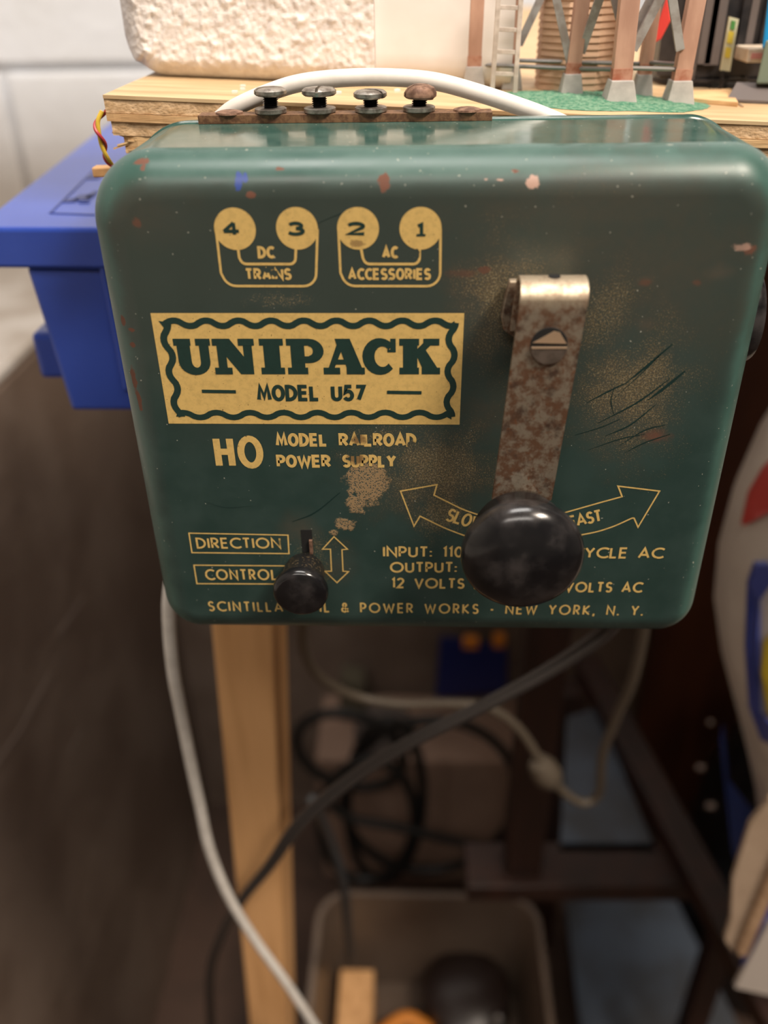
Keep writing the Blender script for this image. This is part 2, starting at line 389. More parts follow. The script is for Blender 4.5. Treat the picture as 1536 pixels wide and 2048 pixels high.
# ------------------------------------------------------------------ stroke lettering
def arc(cx, cy, rx, ry, a0, a1, n=None):
    n = n or max(3, int(abs(a1-a0)/15)); return [(cx+rx*math.cos(math.radians(a0+(a1-a0)*i/n)), cy+ry*math.sin(math.radians(a0+(a1-a0)*i/n))) for i in range(n+1)]
def glyphs():
    g = {}
    g['A'] = (.72, [[(0, 0), (.36, 1), (.72, 0)], [(.14, .3), (.58, .3)]])
    g['B'] = (.52, [[(0, 0), (0, 1), (.25, 1)]+arc(.27, .76, .2, .24, 90, -90)+[(0, .52)], [(.27, .52)]+arc(.28, .26, .24, .26, 90, -90)+[(0, 0)]])
    g['C'] = (.72, [arc(.5, .5, .5, .5, 48, 312)])
    g['D'] = (.64, [[(0, 0), (0, 1)]+arc(.14, .5, .5, .5, 90, -90)+[(0, 0)]])
    g['E'] = (.46, [[(.46, 1), (0, 1), (0, 0), (.46, 0)], [(0, .52), (.42, .52)]])
    g['F'] = (.44, [[(.44, 1), (0, 1), (0, 0)], [(0, .5), (.4, .5)]])
    g['H'] = (.58, [[(0, 0), (0, 1)], [(.58, 0), (.58, 1)], [(0, .52), (.58, .52)]])
    g['I'] = (0, [[(0, 0), (0, 1)]])
    g['K'] = (.55, [[(0, 0), (0, 1)], [(.5, 1), (.03, .5), (.55, 0)]])
    g['L'] = (.42, [[(0, 1), (0, 0), (.42, 0)]])
    g['M'] = (.84, [[(0, 0), (.14, 1), (.42, .2), (.70, 1), (.84, 0)]])
    g['N'] = (.64, [[(0, 0), (0, 1), (.64, 0), (.64, 1)]])
    g['O'] = (.96, [arc(.48, .5, .48, .5, 90, 450)])
    g['P'] = (.46, [[(0, 0), (0, 1), (.2, 1)]+arc(.2, .72, .26, .28, 90, -90)+[(0, .44)]])
    g['R'] = (.50, [[(0, 0), (0, 1), (.2, 1)]+arc(.2, .73, .26, .27, 90, -90)+[(0, .46)], [(.2, .46), (.5, 0)]])
    g['S'] = (.46, [arc(.23, .75, .21, .25, 25, 255)+arc(.23, .255, .23, .255, 75, -150)])
    g['T'] = (.52, [[(0, 1), (.52, 1)], [(.26, 1), (.26, 0)]])
    g['U'] = (.56, [[(0, 1)]+arc(.28, .28, .28, .28, 180, 360)+[(.56, 1)]])
    g['V'] = (.66, [[(0, 1), (.33, 0), (.66, 1)]])
    g['W'] = (1.0, [[(0, 1), (.25, 0), (.5, .85), (.75, 0), (1.0, 1)]])
    g['Y'] = (.6, [[(0, 1), (.3, .48), (.6, 1)], [(.3, .48), (.3, 0)]])
    g['&'] = (.62, [[(.62, 0), (.16, .66)]+arc(.29, .78, .16, .2, 200, -20)+[(.12, .42)]+arc(.24, .24, .22, .24, 140, 300)+[(.6, .42)]])
    g['0'] = (.5, [arc(.25, .5, .25, .5, 90, 450)])
    g['1'] = (.16, [[(0, .84), (.14, 1), (.14, 0)]])
    g['2'] = (.5, [arc(.24, .74, .24, .26, 165, -35)+[(0, 0), (.5, 0)]])
    g['3'] = (.46, [arc(.22, .76, .2, .24, 160, -85), arc(.22, .26, .24, .26, 88, -160)])
    g['4'] = (.55, [[(.38, 0), (.38, 1)], [(0, .28), (.38, 1)], [(0, .28), (.55, .28)]])
    g['5'] = (.48, [[(.44, 1), (.12, 1), (.06, .56)]+arc(.22, .32, .25, .32, 110, -150)])
    g['6'] = (.5, [[(.34, 1), (.04, .42)], arc(.25, .28, .25, .28, 90, 450)])
    g['7'] = (.46, [[(0, 1), (.46, 1), (.14, 0)]])
    g['.'] = (.02, [[(0, -.06), (0, .09)]])
    g[','] = (.05, [[(.05, .09), (0, -.2)]])
    g[':'] = (.02, [[(0, 0), (0, .14)], [(0, .46), (0, .6)]])
    g['-'] = (.24, [[(0, .42), (.24, .42)]])
    g[' '] = (.42, [])
    return g
G = glyphs()
class Flat:
    """flat print on the face of the case: (x, z) pairs in metres"""
    def __init__(s, y, th=.00003): s.m = M(); s.y = y; s.th = th
    def lay(s): s.k = (getattr(s, 'k', 0)+1) % 37; return s.y-s.k*.0000008
    def poly(s, p): 
        y = s.lay(); s.m.add([(x, y, z) for x, z in p], [tuple(range(len(p)))])
    def ribbon(s, p, w, closed=False):
        p = [Vector(q) for q in p]
        p = [q for i, q in enumerate(p) if i == 0 or (q-p[i-1]).length > 1e-7]
        if (p[0]-p[-1]).length < 1e-6 and len(p) > 3: closed = True; p = p[:-1]
        n = len(p); Lf = []; Rt = []
        for i in range(n):
            a = p[(i-1) % n] if (closed or i > 0) else None; b = p[(i+1) % n] if (closed or i < n-1) else None
            d1 = (p[i]-a).normalized() if a is not None else None; d2 = (b-p[i]).normalized() if b is not None else None
            d1 = d1 or d2; d2 = d2 or d1
            n1 = Vector((-d1.y, d1.x)); n2 = Vector((-d2.y, d2.x)); mm = n1+n2
            if mm.length < .3: mm = n1
            mm.normalize(); k = min(1/max(mm.dot(n1), .2), 2.3)
            Lf.append(p[i]+mm*k*w/2); Rt.append(p[i]-mm*k*w/2)
        y = s.lay(); v = [(q.x, y, q.y) for q in Lf]+[(q.x, y, q.y) for q in Rt]
        s.m.add(v, [(i, (i+1) % n, n+(i+1) % n, n+i) for i in range(n if closed else n-1)])
    def text(s, txt, pl, pr, h, w, gap=.30, cond=False):
        cw = {'O': .62, 'C': .66, 'M': .82, 'D': .82, 'W': .85, 'N': .9, 'U': .85, 'A': .85} if cond else {}
        """txt on the baseline from pl to pr (x,z); h cap height, w stroke"""
        pl, pr = Vector(pl), Vector(pr); e = (pr-pl); Ln = e.length; e.normalize(); u = Vector((-e.y, e.x))
        tot = sum(G[c][0]*cw.get(c, 1) for c in txt); gaps = len(txt)-1
        # squeeze letters so text of the given gap (in cap heights) fits
        k = (Ln/h-gap*gaps*1.0-w/h)/tot
        x = w/2/h
        for c in txt:
            gw, st = G[c]; f_ = cw.get(c, 1); gw *= f_
            for l in st:
                q = [(x+a*f_*k, .5*w/h+b*(1-w/h)) for a, b in l]
                q = [pl+e*a*h+u*b*h for a, b in q]
                s.ribbon(q, w)
            x += gw*k+gap
def f2(px, py): p = face(px, py); return Vector((p.x, p.z))
def px_h(px, py, dpx): return f2(px, py-dpx).y-f2(px, py).y

# ------------------------------------------------------------------ the power pack
PK = thing('power_supply', (.0028, .021, .965), 'dark green metal train power supply with gold lettering, rusty lever and black knobs', 'power supply')
X0, X1, Z0, Z1, YD = -.0684, .0742, .9646, 1.0879, .0415
def outline(inset, n=24):
    pts = []
    rs = {(1, 1): .0125, (-1, 1): .0150, (-1, -1): .0105, (1, -1): .0100}
    for sx, sz, a0 in ((1, 1, 0), (-1, 1, 90), (-1, -1, 180), (1, -1, 270)):
        r = max(rs[(sx, sz)]-inset, .0012); cx = (X1 if sx > 0 else X0)-sx*(inset+r); cz = (Z1 if sz > 0 else Z0)-sz*(inset+r)
        for i in range(n+1):
            a = math.radians(a0+90*i/n); pts.append((cx+r*math.cos(a), cz+r*math.sin(a)))
    return pts
rg = []
RF = .0088
AM = math.radians(76)
for i in range(25):
    a = AM*i/24; ins = RF*(1-math.sin(a)/math.sin(AM)); y = RF*(1-math.cos(a))/(1-math.cos(AM))*.93
    rg.append([Vector((x, y, z)) for x, z in outline(ins)])
for y in (.015, .03, YD): rg.append([Vector((x, y, z)) for x, z in outline(0)])
rg.append([Vector((x, YD, z)) for x, z in outline(.001)])
hs = M().rings(rg, cap0=False)
# front: fan from an inner grid so shading stays flat
n_ = len(rg[0]); hs.f.append(tuple(range(n_)))
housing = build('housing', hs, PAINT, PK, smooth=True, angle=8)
# rolled hem where front shell and back plate meet
hem = M(); o_ = outline(-.0004)
hem.rings([[Vector((x, y, z)) for x, z in outline(i)] for y, i in ((YD-.0016, 0), (YD-.0014, -.0004), (YD-.0002, -.0004), (YD, 0))], cap0=False, cap1=False)
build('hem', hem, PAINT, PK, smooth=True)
# bracket that hangs the case on the board
hb = M().box(-.03, .03, YD, .0515, 1.070, 1.0845); build('hanging_bracket', hb, SCREW, PK)

# gold print -----------------------------------------------------------
GY = -.00006
pt = Flat(GY)
def rectline(c, w, f=pt):
    c = [f2(*p) for p in c]; f.ribbon(c+[c[0]], w)
W_ = .000104
def diagram(xl, xr, yt, yb, c1, c2, slant, t1, t2, d1, d2):
    f = Flat(GY)
    # outer bracket with round lower corners
    a = f2(xl, 458); b = f2(xl+slant, yb); c = f2(xr-1, yb); d = f2(xr, 458); r = .0028
    f.ribbon([a, b+Vector((-.0002, r))]+[Vector((b.x+r*(1-math.cos(t)), b.y+r*(1-math.sin(t)))) for t in (PI/2*i/6 for i in range(1, 7))]+
             [Vector((c.x-r*(1-math.sin(t)), c.y+r*(1-math.cos(t)))) for t in (PI/2*i/6 for i in range(7))]+[d], .00052)
    for cx, cy in (c1, c2):
        o = f2(cx, cy); f.poly([(o.x+.00425*math.cos(q), o.y+.00425*math.sin(q)) for q in (2*PI*i/40 for i in range(40))])
    a = f2(c1[0]+6, 495); b = f2(c1[0]+11, 528); c = f2(c2[0]-2, 528); d = f2(c2[0]-2, 495); r = .0013
    f.ribbon([a, b+Vector((-.0001, r))]+[Vector((b.x+r*(1-math.cos(t)), b.y+r*(1-math.sin(t)))) for t in (PI/2*i/5 for i in range(1, 6))]+
             [Vector((c.x-r*(1-math.sin(t)), c.y+r*(1-math.cos(t)))) for t in (PI/2*i/5 for i in range(6))]+[d], .00055)
    f.text(t1[0], f2(t1[1], 517), f2(t1[2], 517), px_h(t1[1], 517, 25), .00062, .26, True)
    f.text(t2[0], f2(t2[1], 560), f2(t2[2], 560), px_h(t2[1], 560, 24), .00055, .25, True)
    return f.m
build('terminal_diagram', diagram(432, 635, 420, 572, (470, 458), (594, 457), 15, ('DC', 516, 550), ('TRAINS', 491, 584), 0, 0), GOLD, PK, label='gold terminal diagram reading 4 3 DC TRAINS')
build('terminal_diagram', diagram(677, 881, 420, 572, (716, 457), (841, 457), 7, ('AC', 764, 796), ('ACCESSORIES', 696, 862), 0, 0), GOLD, PK, label='gold terminal diagram reading 2 1 AC ACCESSORIES')
num = Flat(-.00012)
def digit(ch, px, py, wpx, hpx):
    h = px_h(px, py, hpx); a = f2(px-wpx/2, py+hpx/2); b = f2(px+wpx/2, py+hpx/2)
    e = b.x-a.x; gw, st = G[ch]; w = .00070
    for l in st: num.ribbon([(a.x+w/2+q[0]/gw*(e-w), a.y+w/2+q[1]*(h-w)) for q in l], w)
digit('4', 464, 457, 37, 31); digit('3', 593, 457, 35, 29); digit('2', 713, 457, 38, 28)
digit('1', 840, 458, 15, 26); num.ribbon([f2(833, 470), f2(851, 470)], .0005)
# name plate -----------------------------------------------------------
npf = Flat(GY); npf.poly([f2(301, 626), f2(337.5, 847), f2(919, 849), f2(928.5, 626)])
build('name_plate', npf.m, GOLD, PK, label='gold printed panel reading UNIPACK MODEL U57')
PA, PB, PC, PD = f2(301, 626), f2(928.5, 626), f2(919, 849), f2(337.5, 847)
def pl(u, v): # plate coords 0..1
    a = PA+(PB-PA)*u; b = PD+(PC-PD)*u; return a+(b-a)*v
# wavy frame
def wave(u0, v0, u1, v1, nw, amp, phase=0, n=None):
    a, b = pl(u0, v0), pl(u1, v1); d = b-a; nrm = Vector((-d.y, d.x)).normalized(); n = n or nw*10; out = []
    for i in range(n+1):
        s = i/n; k = math.sin(2*PI*(nw*s)+phase); k = (abs(k)**.75)*(1 if k > 0 else -1)
        out.append(a+d*s+nrm*amp*k)
    return out
iu, iv = .040, .105
num.ribbon(wave(.025, .085, 1-iu+.008, .085, 9, .00062, -1.2)[1:], .0014)
num.ribbon(wave(.045, .915, 1-iu+.008, .905, 8, .00062, 1.0), .0014)
num.ribbon(wave(.040, .07, .040, .93, 3, .0007, 1.2), .0015)
num.ribbon(wave(1-.036, .08, 1-.036, .925, 3, .0007, 1.6), .0014)
for p in ((.027, .065), (.04, .075)): pass
num.poly([pl(.022, .065), pl(.052, .075), pl(.045, .16)]); num.poly([pl(.03, .93), pl(.045, .85), pl(.062, .93)])
num.poly([pl(.97, .065), pl(.945, .11), pl(.975, .13)]); num.poly([pl(.972, .95), pl(.945, .91), pl(.97, .87)])
# UNIPACK in slab letters: strokes of unequal weight
def slab(ch, xa, xb):
    a = f2(xa, 748); b = f2(xb, 748); e = b.x-a.x; h = px_h(xa, 748, 71)*1.0
    def T(u, v): return Vector((a.x+u*e, a.y+(b.y-a.y)*u+v*h))
    def R(u0, u1, v0, v1): num.poly([T(u0, v0), T(u1, v0), T(u1, v1), T(u0, v1)])
    def Pl(p): num.poly([T(*q) for q in p])
    def rb(p, w): num.ribbon([T(*q) for q in p], w*h)
    s = .19
    if ch == 'U':
        R(0, .47, 1-s, 1); R(.60, 1.0, 1-s, 1); R(.08, .44, .34, 1); R(.69, .95, .34, 1)
        o = [(.10, .36)]+arc(.515, .36, .415, .38, 180, 360)+[(.70, .36)]+arc(.55, .36, .15, .2, 360, 180)
        for i in range(12):
            q0, q1 = math.radians(180+15*i), math.radians(195+15*i)
            Pl([(.515+.435*math.cos(q0), .36+.38*math.sin(q0)), (.515+.435*math.cos(q1), .36+.38*math.sin(q1)), (.565+.125*math.cos(q1), .36+.17*math.sin(q1)), (.565+.125*math.cos(q0), .36+.17*math.sin(q0))])
    if ch == 'N':
        R(0, .34, 1-s, 1); R(.62, 1.0, 1-s, 1); R(.0, .42, 0, s); R(.10, .31, 0, 1); R(.73, .94, 0, 1); Pl([(.05, 1), (.42, 1), (.94, .16), (.94, 0), (.62, 0), (.12, .80)])
    if ch == 'I':
        R(0, 1, 0, s); R(0, 1, 1-s, 1); R(.16, .84, 0, 1)
    if ch == 'P':
        R(0, .55, 0, s); R(0, .6, 1-s, 1); R(.11, .48, 0, 1)
        for i in range(12):
            q0, q1 = math.radians(90-15*i), math.radians(75-15*i)
            f = lambda q, rx, ry: (.60+rx*math.cos(q), .66+ry*math.sin(q))
            Pl([f(q0, .40, .34), f(q1, .40, .34), f(q1, .11, .13), f(q0, .11, .13)])
        R(.4, .61, .81, 1); R(.4, .61, .32, .51)
    if ch == 'A':
        R(0, .40, 0, s); R(.56, 1.0, 0, s); Pl([(.08, .05), (.22, .05), (.50, .80), (.40, 1)]); Pl([(.38, 1), (.66, 1), (.98, .05), (.60, .05), (.42, .72)]); R(.22, .7, .28, .42)
        Pl([(.30, 1), (.64, 1), (.6, .84), (.34, .84)])
    if ch == 'C':
        for i in range(18):
            q0, q1 = math.radians(40+15.5*i), math.radians(55.5+15.5*i)
            f = lambda q, rx, ry: (.52+rx*math.cos(q), .5+ry*math.sin(q))
            g_ = lambda q, rx, ry: (.60+rx*math.cos(q), .5+ry*math.sin(q))
            Pl([f(q0, .52, .52), f(q1, .52, .52), g_(q1, .24, .29), g_(q0, .24, .29)])
        R(.84, 1.0, .62, 1.0); R(.75, .9, .62, .70)
    if ch == 'K':
        R(0, .48, 0, s); R(0, .48, 1-s, 1); R(.09, .44, 0, 1); R(.58, .97, 1-s, 1); R(.55, 1.0, 0, s); Pl([(.3, .30), (.3, .56), (.64, .95), (.88, .95)]); Pl([(.40, .58), (.60, .76), (.99, .08), (.60, .08)])
for ch, xa, xb in (('U', 356, 428), ('N', 432, 514), ('I', 524, 571), ('P', 577, 650), ('A', 648, 730), ('C', 726, 792), ('K', 799, 880)): slab(ch, xa, xb)
num.text('MODEL U57', f2(515, 802), f2(732, 802), px_h(515, 802, 33), .00088, .23, True)
num.ribbon([f2(404, 782), f2(472, 783)], .0008); num.ribbon([f2(774, 784), f2(843, 785)], .0008)
build('reversed_lettering', num.m, DARKPRINT, PK, label='dark green numbers and lettering on the gold print')
# gold lettering --------------------------------------------------------
pt.text('H', f2(433, 937), f2(473, 937), px_h(433, 937, 66), .00165, .17); pt.text('O', f2(479, 937), f2(530, 937), px_h(433, 937, 66), .00165, .17)
pt.text('MODEL', f2(552, 893), f2(656, 893), px_h(552, 893, 27), .00078, .24, True)
pt.text('RAILROAD', f2(678, 893), f2(833, 893), px_h(678, 893, 27), .00078, .23, True)
pt.text('POWER', f2(554, 935), f2(663, 935), px_h(554, 935, 26), .00078, .23, True)
pt.text('SUPPLY', f2(685, 935), f2(793, 935), px_h(685, 935, 26), .00078, .24, True)
build('railroad_lettering', pt.m, GOLD, PK, label='gold lettering reading HO MODEL RAILROAD POWER SUPPLY')
pt = Flat(GY)
rectline([(378, 1066), (576, 1070), (578, 1107), (384, 1105)], .00036, pt); pt.text('DIRECTION', f2(394, 1097), f2(563, 1097), px_h(394, 1097, 22), .00052, .27)
rectline([(388, 1130), (640, 1132), (640, 1168), (394, 1167)], .00036, pt); pt.text('CONTROL', f2(412, 1160), f2(556, 1160), px_h(412, 1160, 22), .00052, .27)
ar = [(668, 1073), (695, 1098), (684, 1099), (686, 1142), (697, 1143), (674, 1165), (650, 1142), (663, 1142), (661, 1098), (645, 1098)]
q = [f2(*p) for p in ar]; pt.ribbon(q+[q[0]], .00032)
build('direction_lettering', pt.m, GOLD, PK, label='gold lettering reading DIRECTION CONTROL beside a two headed arrow')
pt = Flat(GY)
# curved speed arrow
def curve(pts, n=10): return [v.to_2d() for v in smooth_path([Vector((p[0], p[1], 0)) for p in [tuple(f2(*p)) for p in pts]], n)]
up = curve([(888, 1000), (935, 1022), (1000, 1040), (1060, 1044), (1140, 1022), (1200, 1005), (1244, 993)])
dn = curve([(840, 1032), (900, 1060), (960, 1078), (1060, 1084), (1170, 1068), (1220, 1055), (1264, 1036)])
pt.ribbon([f2(874, 969), f2(868, 990)]+up+[f2(1240, 982), f2(1236, 972), f2(1319, 982), f2(1276, 1054), f2(1268, 1036)]+dn[::-1]+[f2(828, 1052), f2(801, 982)]+[f2(874, 969)], .00038)
def text_curve(txt, pts, h_px, w):
    for ch, (x, y), (x2, y2) in zip(txt, pts[:-1], pts[1:]): pass
pt.text('SLOW', f2(889, 1041), f2(962, 1062), px_h(889, 1041, 27), .00062, .14, True)
pt.text('FAST', f2(1140, 1056), f2(1206, 1042), px_h(1170, 1050, 25), .00062, .16)
build('speed_arrow_print', pt.m, GOLD, PK, label='gold outlined curved arrow reading SLOW and FAST')
pt = Flat(GY)
hh = px_h(766, 1114, 22); wg = .00056
pt.text('INPUT: 110 VOLTS 60 CYCLE AC', f2(766, 1114), f2(1325, 1117), hh, wg, .27)
pt.text('OUTPUT:', f2(780, 1145), f2(914, 1145), hh, wg, .26)
pt.text('12 VOLTS DC', f2(783, 1176), f2(990, 1178), hh, wg, .27)
pt.text('16 VOLTS AC', f2(1085, 1184), f2(1283, 1185), hh, wg, .27)
pt.text('SCINTILLA COIL & POWER WORKS - NEW YORK, N. Y.', f2(418, 1222), f2(1285, 1231), px_h(600, 1224, 20), .00046, .34)
build('rating_lettering', pt.m, GOLD, PK, label='gold lettering of input, output and maker at the bottom')
# scratches through the grime
sc = Flat(-.00004)
def scr(pts, w):
    q = curve(pts, 5); n = len(q)
    for i in range(n-1): sc.ribbon([q[i], q[i+1]], w*.62*(.25+.75*math.sin(PI*(i+.5)/n)))
for a, w in (([(1254, 764), (1290, 735), (1345, 688)], .0009), ([(1172, 806), (1212, 785), (1256, 764)], .0006), ([(1196, 846), (1262, 812), (1296, 790), (1340, 757)], .0007), ([(1230, 795), (1290, 740), (1318, 712)], .0004),
             ([(1210, 872), (1260, 850), (1310, 810)], .0006), ([(1150, 870), (1200, 855), (1240, 838)], .0004), ([(1230, 770), (1222, 800), (1228, 830)], .0003), ([(1296, 800), (1330, 775), (1370, 742)], .0012),
             ([(1240, 890), (1290, 860), (1330, 850)], .0005), ([(1250, 905), (1290, 885), (1340, 868)], .0005), ([(585, 1043), (630, 1025), (680, 985)], .0006), ([(1176, 900), (1240, 878), (1290, 868)], .0004),
             ([(610, 462), (650, 440), (706, 418)], .00015), ([(408, 1002), (450, 1015), (500, 1012)], .00012)): scr(a, w)
o = build('scratches', sc.m, mat('bare_green_paint', (.007, .026, .024, 1), None, rough=.4), PK); o['kind'] = 'stuff'

# terminal strip --------------------------------------------------------
a_ = PY(395, 232, .0372); b_ = PY(985, 225, .0372)
zst = (a_.z+b_.z)/2+.0001
ts = M().box(a_.x, b_.x, .0372, .0424, Z1, zst)
strip = build('terminal_strip', ts, PHEN, PK, bevel=.0001, label='brown fibre terminal strip')
def lat(name, prof, o, mt, par, n=28, **k): return build(name, M().lathe(prof, o, (0, 0, 1), n), mt, par, smooth=True, **k)
for i, (px, py, mt, tilt) in enumerate(((542, 185, SCREW, .05), (640, 185, SCREW, 0), (742, 190, SCREW, -.04), (838, 190, RUSTSCREW, .1))):
    y = .0396; c = PY(px, 225, y); ht = PY(px, py, y).z
    x = c.x; zs = zst
    lat('washer', [(0, .0034), (.0002, .0037), (.0010, .0037), (.0012, .0034)], (x, y, zs), SCREW if i else SCREW, strip, 24)
    tp = M()
    ax = Vector((tilt, 0, 1)).normalized(); o0 = Vector((x, y, zs+.0010)); H = ht-zs-.0010
    prof = [(0, .0017)]
    k = 0
    while k*.00045 < H-.0004: prof += [(k*.00045+.0001, .0018), (k*.00045+.0003, .00145)]; k += 1
    tp.lathe(prof+[(H, .0016)], o0, ax, 20)
    shaft = build('terminal_screw', tp, BAKE, strip, smooth=True, label='dark threaded shaft of a terminal screw')
    hd = M(); u = ax.orthogonal().normalized(); R0 = .0036
    # slotted head: two half lenses
    for sgn in (-1, 1):
        hp = [(math.cos(t)*R0, math.sin(t)*R0) for t in (PI*j/16 for j in range(17))]
        q = Vector((math.cos(.5+i), math.sin(.5+i), 0)); w = Vector((-q.y, q.x, 0))
        def P2(s, h): return [o0+ax*(H+h)+q*a*s+w*sgn*(max(b*s, 0)+.00035) for a, b in hp]
        hd.rings([P2(.86, -.0006), P2(1, -.0002), P2(1, .0005), P2(.82, .0010 if i < 3 else .0016), P2(.45, .0012 if i < 3 else .0022)])
    hd.lathe([(H-.0006, R0*.86), (H+.0003, R0*.97), (H+.0004, R0*.6)], o0, ax, 24)
    build('screw_head', hd, mt, strip, smooth=True, label='rusty slotted screw head' if i == 3 else None)
for px in (455, 935):
    c = PY(px, 230, .037); lat('rivet', [(0, .0032), (.0004, .0031), (.0007, .002), (.0008, .0005)], (c.x, .0396, zst), RUSTSCREW, strip)

# speed lever ----------------------------------------------------------
lv = thing('x', (0, 0, 0), '', '') ; bpy.data.objects.remove(lv)
def lever_strip(y0, th, ztop, zbot, xt, xb, wt, wb, n=1):
    pass
# strip folded over at the top: side profile (y,z) swept across a slightly tapering width
prof = []
ytip, yin, R_ = -.0132, -.0042, .0045
th = .0009; zc = 1.0640
pth = [(ytip, 1.0175), (ytip, zc-.001)]
for i in range(0, 11):
    a = PI-PI*i/10; pth.append(((ytip+yin)/2+R_*math.cos(a), zc-.001+R_*.62*math.sin(a)))
pth += [(yin, zc-.004), (yin, 1.0535)]
def xc(z): return .0235+(z-1.0195)*(.0268-.0235)/(1.0665-1.0195)
lm = M(); rgs = []
for i, (y, z) in enumerate(pth):
    a = Vector(pth[max(i-1, 0)]); b = Vector(pth[min(i+1, len(pth)-1)]); t = (b-a).normalized(); nn = Vector((-t.y, t.x))*th/2
    xo = -.0012 if y > -.008 and i > 11 else 0
    w = .0066; c = xc(z)
    rgs.append([Vector((c-w, y-nn.x, z-nn.y)), Vector((c-w+.0004, y-nn.x*1.4, z-nn.y*1.4)), Vector((c+w-.0004, y-nn.x*1.4, z-nn.y*1.4)), Vector((c+w, y-nn.x, z-nn.y)), Vector((c+w, y+nn.x, z+nn.y)), Vector((c-w, y+nn.x, z+nn.y))])
lm.rings(rgs)
lever = build('speed_lever', lm, LEVER, PK, smooth=True, angle=40, label='rusty folded steel strip carrying the large black knob')
lever.modifiers.new('bv', 'BEVEL').width = .00025
# rear leaf fixed to the spindle, wider and set to the left
rl = M(); xx = .0235
rl.prism([(xc(z)+u-.0004, -.0032, z) for u, z in ((-.0074, 1.0636), (-.0079, 1.0600), (-.0082, 1.0560), (-.0074, 1.0532), (-.005, 1.0515), (.004, 1.0515), (.0062, 1.0535), (.0062, 1.0636))], (0, .0022, 0))
build('rear_leaf', rl, LEVER, lever, bevel=.0003)
sp_ = M().lathe([(0, .0045), (.004, .0045)], (xc(1.057), 0, 1.0575), (0, -1, 0), 24); build('spindle', sp_, SCREW, lever, smooth=True)
# hole in the strip with a slotted screw in it
hc = PY(1098, 690, ytip-.0005)
hm = M().lathe([(0, .0037), (.0002, .0036)], (hc.x, ytip-.00045, hc.z), (0, -1, 0), 32); build('screw_hole', hm, HOLE, lever)
s1 = M(); rr = .0036
cz0 = hc.z-.0003
low = [(hc.x+rr*math.cos(a), cz0+rr*math.sin(a)) for a in (PI*(1.0+i/20.) for i in range(21))]
s1.prism([(x, ytip-.0007, z) for x, z in low], (0, -.0005, 0))
tri = [(hc.x-.0033, cz0+.0009), (hc.x+.0034, cz0+.0007), (hc.x+.0019, cz0+.0030), (hc.x+.0007, cz0+.0033)]
build('slotted_screw', s1, mat('worn_screw_face', (.14, .11, .09, 1), (.09, .07, .055, 1), 500, .5, metal=.4), lever, bevel=.0001, label='slotted screw set in the round hole of the lever')
glint_ = M().prism([(x, ytip-.0007, z) for x, z in tri], (0, -.0002, 0)).box(hc.x-.0035, hc.x+.0035, ytip-.00135, ytip-.0008, cz0-.0002, cz0+.0001)  # bright wedge and slot line, a glint on the screw put in as colour
build('screw_glint', glint_, mat('glint_brass', (.85, .62, .42, 1), None, rough=.3, metal=.8), lever)
hl = PY(1112, 553, -.009)
build('screw_hole', M().lathe([(0, .0013), (.0003, .0012)], (xc(1.066)+.0002, -.0085, zc+.00205), (0, 0, 1), 20), HOLE, lever)
# large knob
kc = Vector((.0229, 0, 1.0103))
kp = [(.0135, .0060), (.0140, .0098), (.0160, .0106), (.0195, .0107), (.0208, .0113), (.0218, .0124), (.0228, .0131), (.0240, .0133)]+[(.0240+.0066*math.cos(q)**.9, .0133*math.sin(q)**.85) for q in (PI/2*(1-k/16) for k in range(1, 16))]+[(.0306, .0003)]
build('large_knob', M().lathe(kp, kc, (0, -1, 0), 72), BAKE, lever, smooth=True, angle=60, label='large round glossy black knob')
# direction switch
dc = Vector((-.0282, 0, .9892))
sl = M().box(-.0286, -.0259, -.00015, .0004, .9935, 1.0003); build('switch_slot', sl, HOLE, PK)
tab = M().box(-.0267, -.0259, -.0009, 0, .9935, .9975); build('slot_tab', tab, RUSTSCREW, PK)
kp = [(.0002, .0042), (.0012, .0048), (.003, .0052), (.0062, .0054), (.0084, .0056), (.0088, .0062), (.0094, .0066), (.0104, .0067), (.0112, .0065), (.0118, .0060), (.0121, .0054), (.0120, .0048), (.01195, .002), (.0119, .0003)]
sw = build('direction_knob', M().lathe(kp, dc, (0, -1, 0), 56), BAKEDUST, PK, smooth=True, angle=45, label='small dusty black direction knob')
build('knob_cap', M().lathe([(.0092, .0062), (.0096, .00672), (.0105, .0068), (.0113, .0066), (.01195, .0061), (.01225, .0054)], dc, (0, -1, 0), 56), BAKE, sw, smooth=True)
# round dial on the right-hand side
sd = M().lathe([(0, .0105), (.001, .0115), (.003, .0115), (.0042, .0108), (.0048, .009), (.0052, .003)], (X1-.0014, .0195, 1.0485), (1, 0, 0), 40)
build('side_dial', sd, BAKE, PK, smooth=True, label='black round dial on the right side')

# ------------------------------------------------------------------ the plywood table board
xr_ = .75; yb_ = .62
BD = thing('table_board', (.3, .3, 1.08), 'plywood layout board with a rough sawn front edge behind the green power supply', 'table')
def slabm(x0, x1, y0, y1, d0, d1, jag=.0, nseg=60, seed=0):
    """layer between depths d0 (upper) and d1 below the sloping top; ragged front and left edge"""
    m = M(); top = []; bot = []
    for i in range(nseg+1):
        x = x0+(x1-x0)*(i/nseg)**1.6
        j = jag*(noise.noise(Vector((x*180, seed*3.1, 0)))+.5*noise.noise(Vector((x*600, seed*7.7, 1))))
        top.append((x, y0+j)); 
    rg = []
    left = [(x0+jag*1.2*noise.noise(Vector((k*.7, seed, 5))), y0+(y1-y0)*k/6) for k in range(6, 0, -1)]
    loop = left+top+[(x1, y1)]
    rg = [[Vector((x, y, zt(x)-d)) for x, y in loop] for d in (d1, d0)]
    return m.rings(rg)
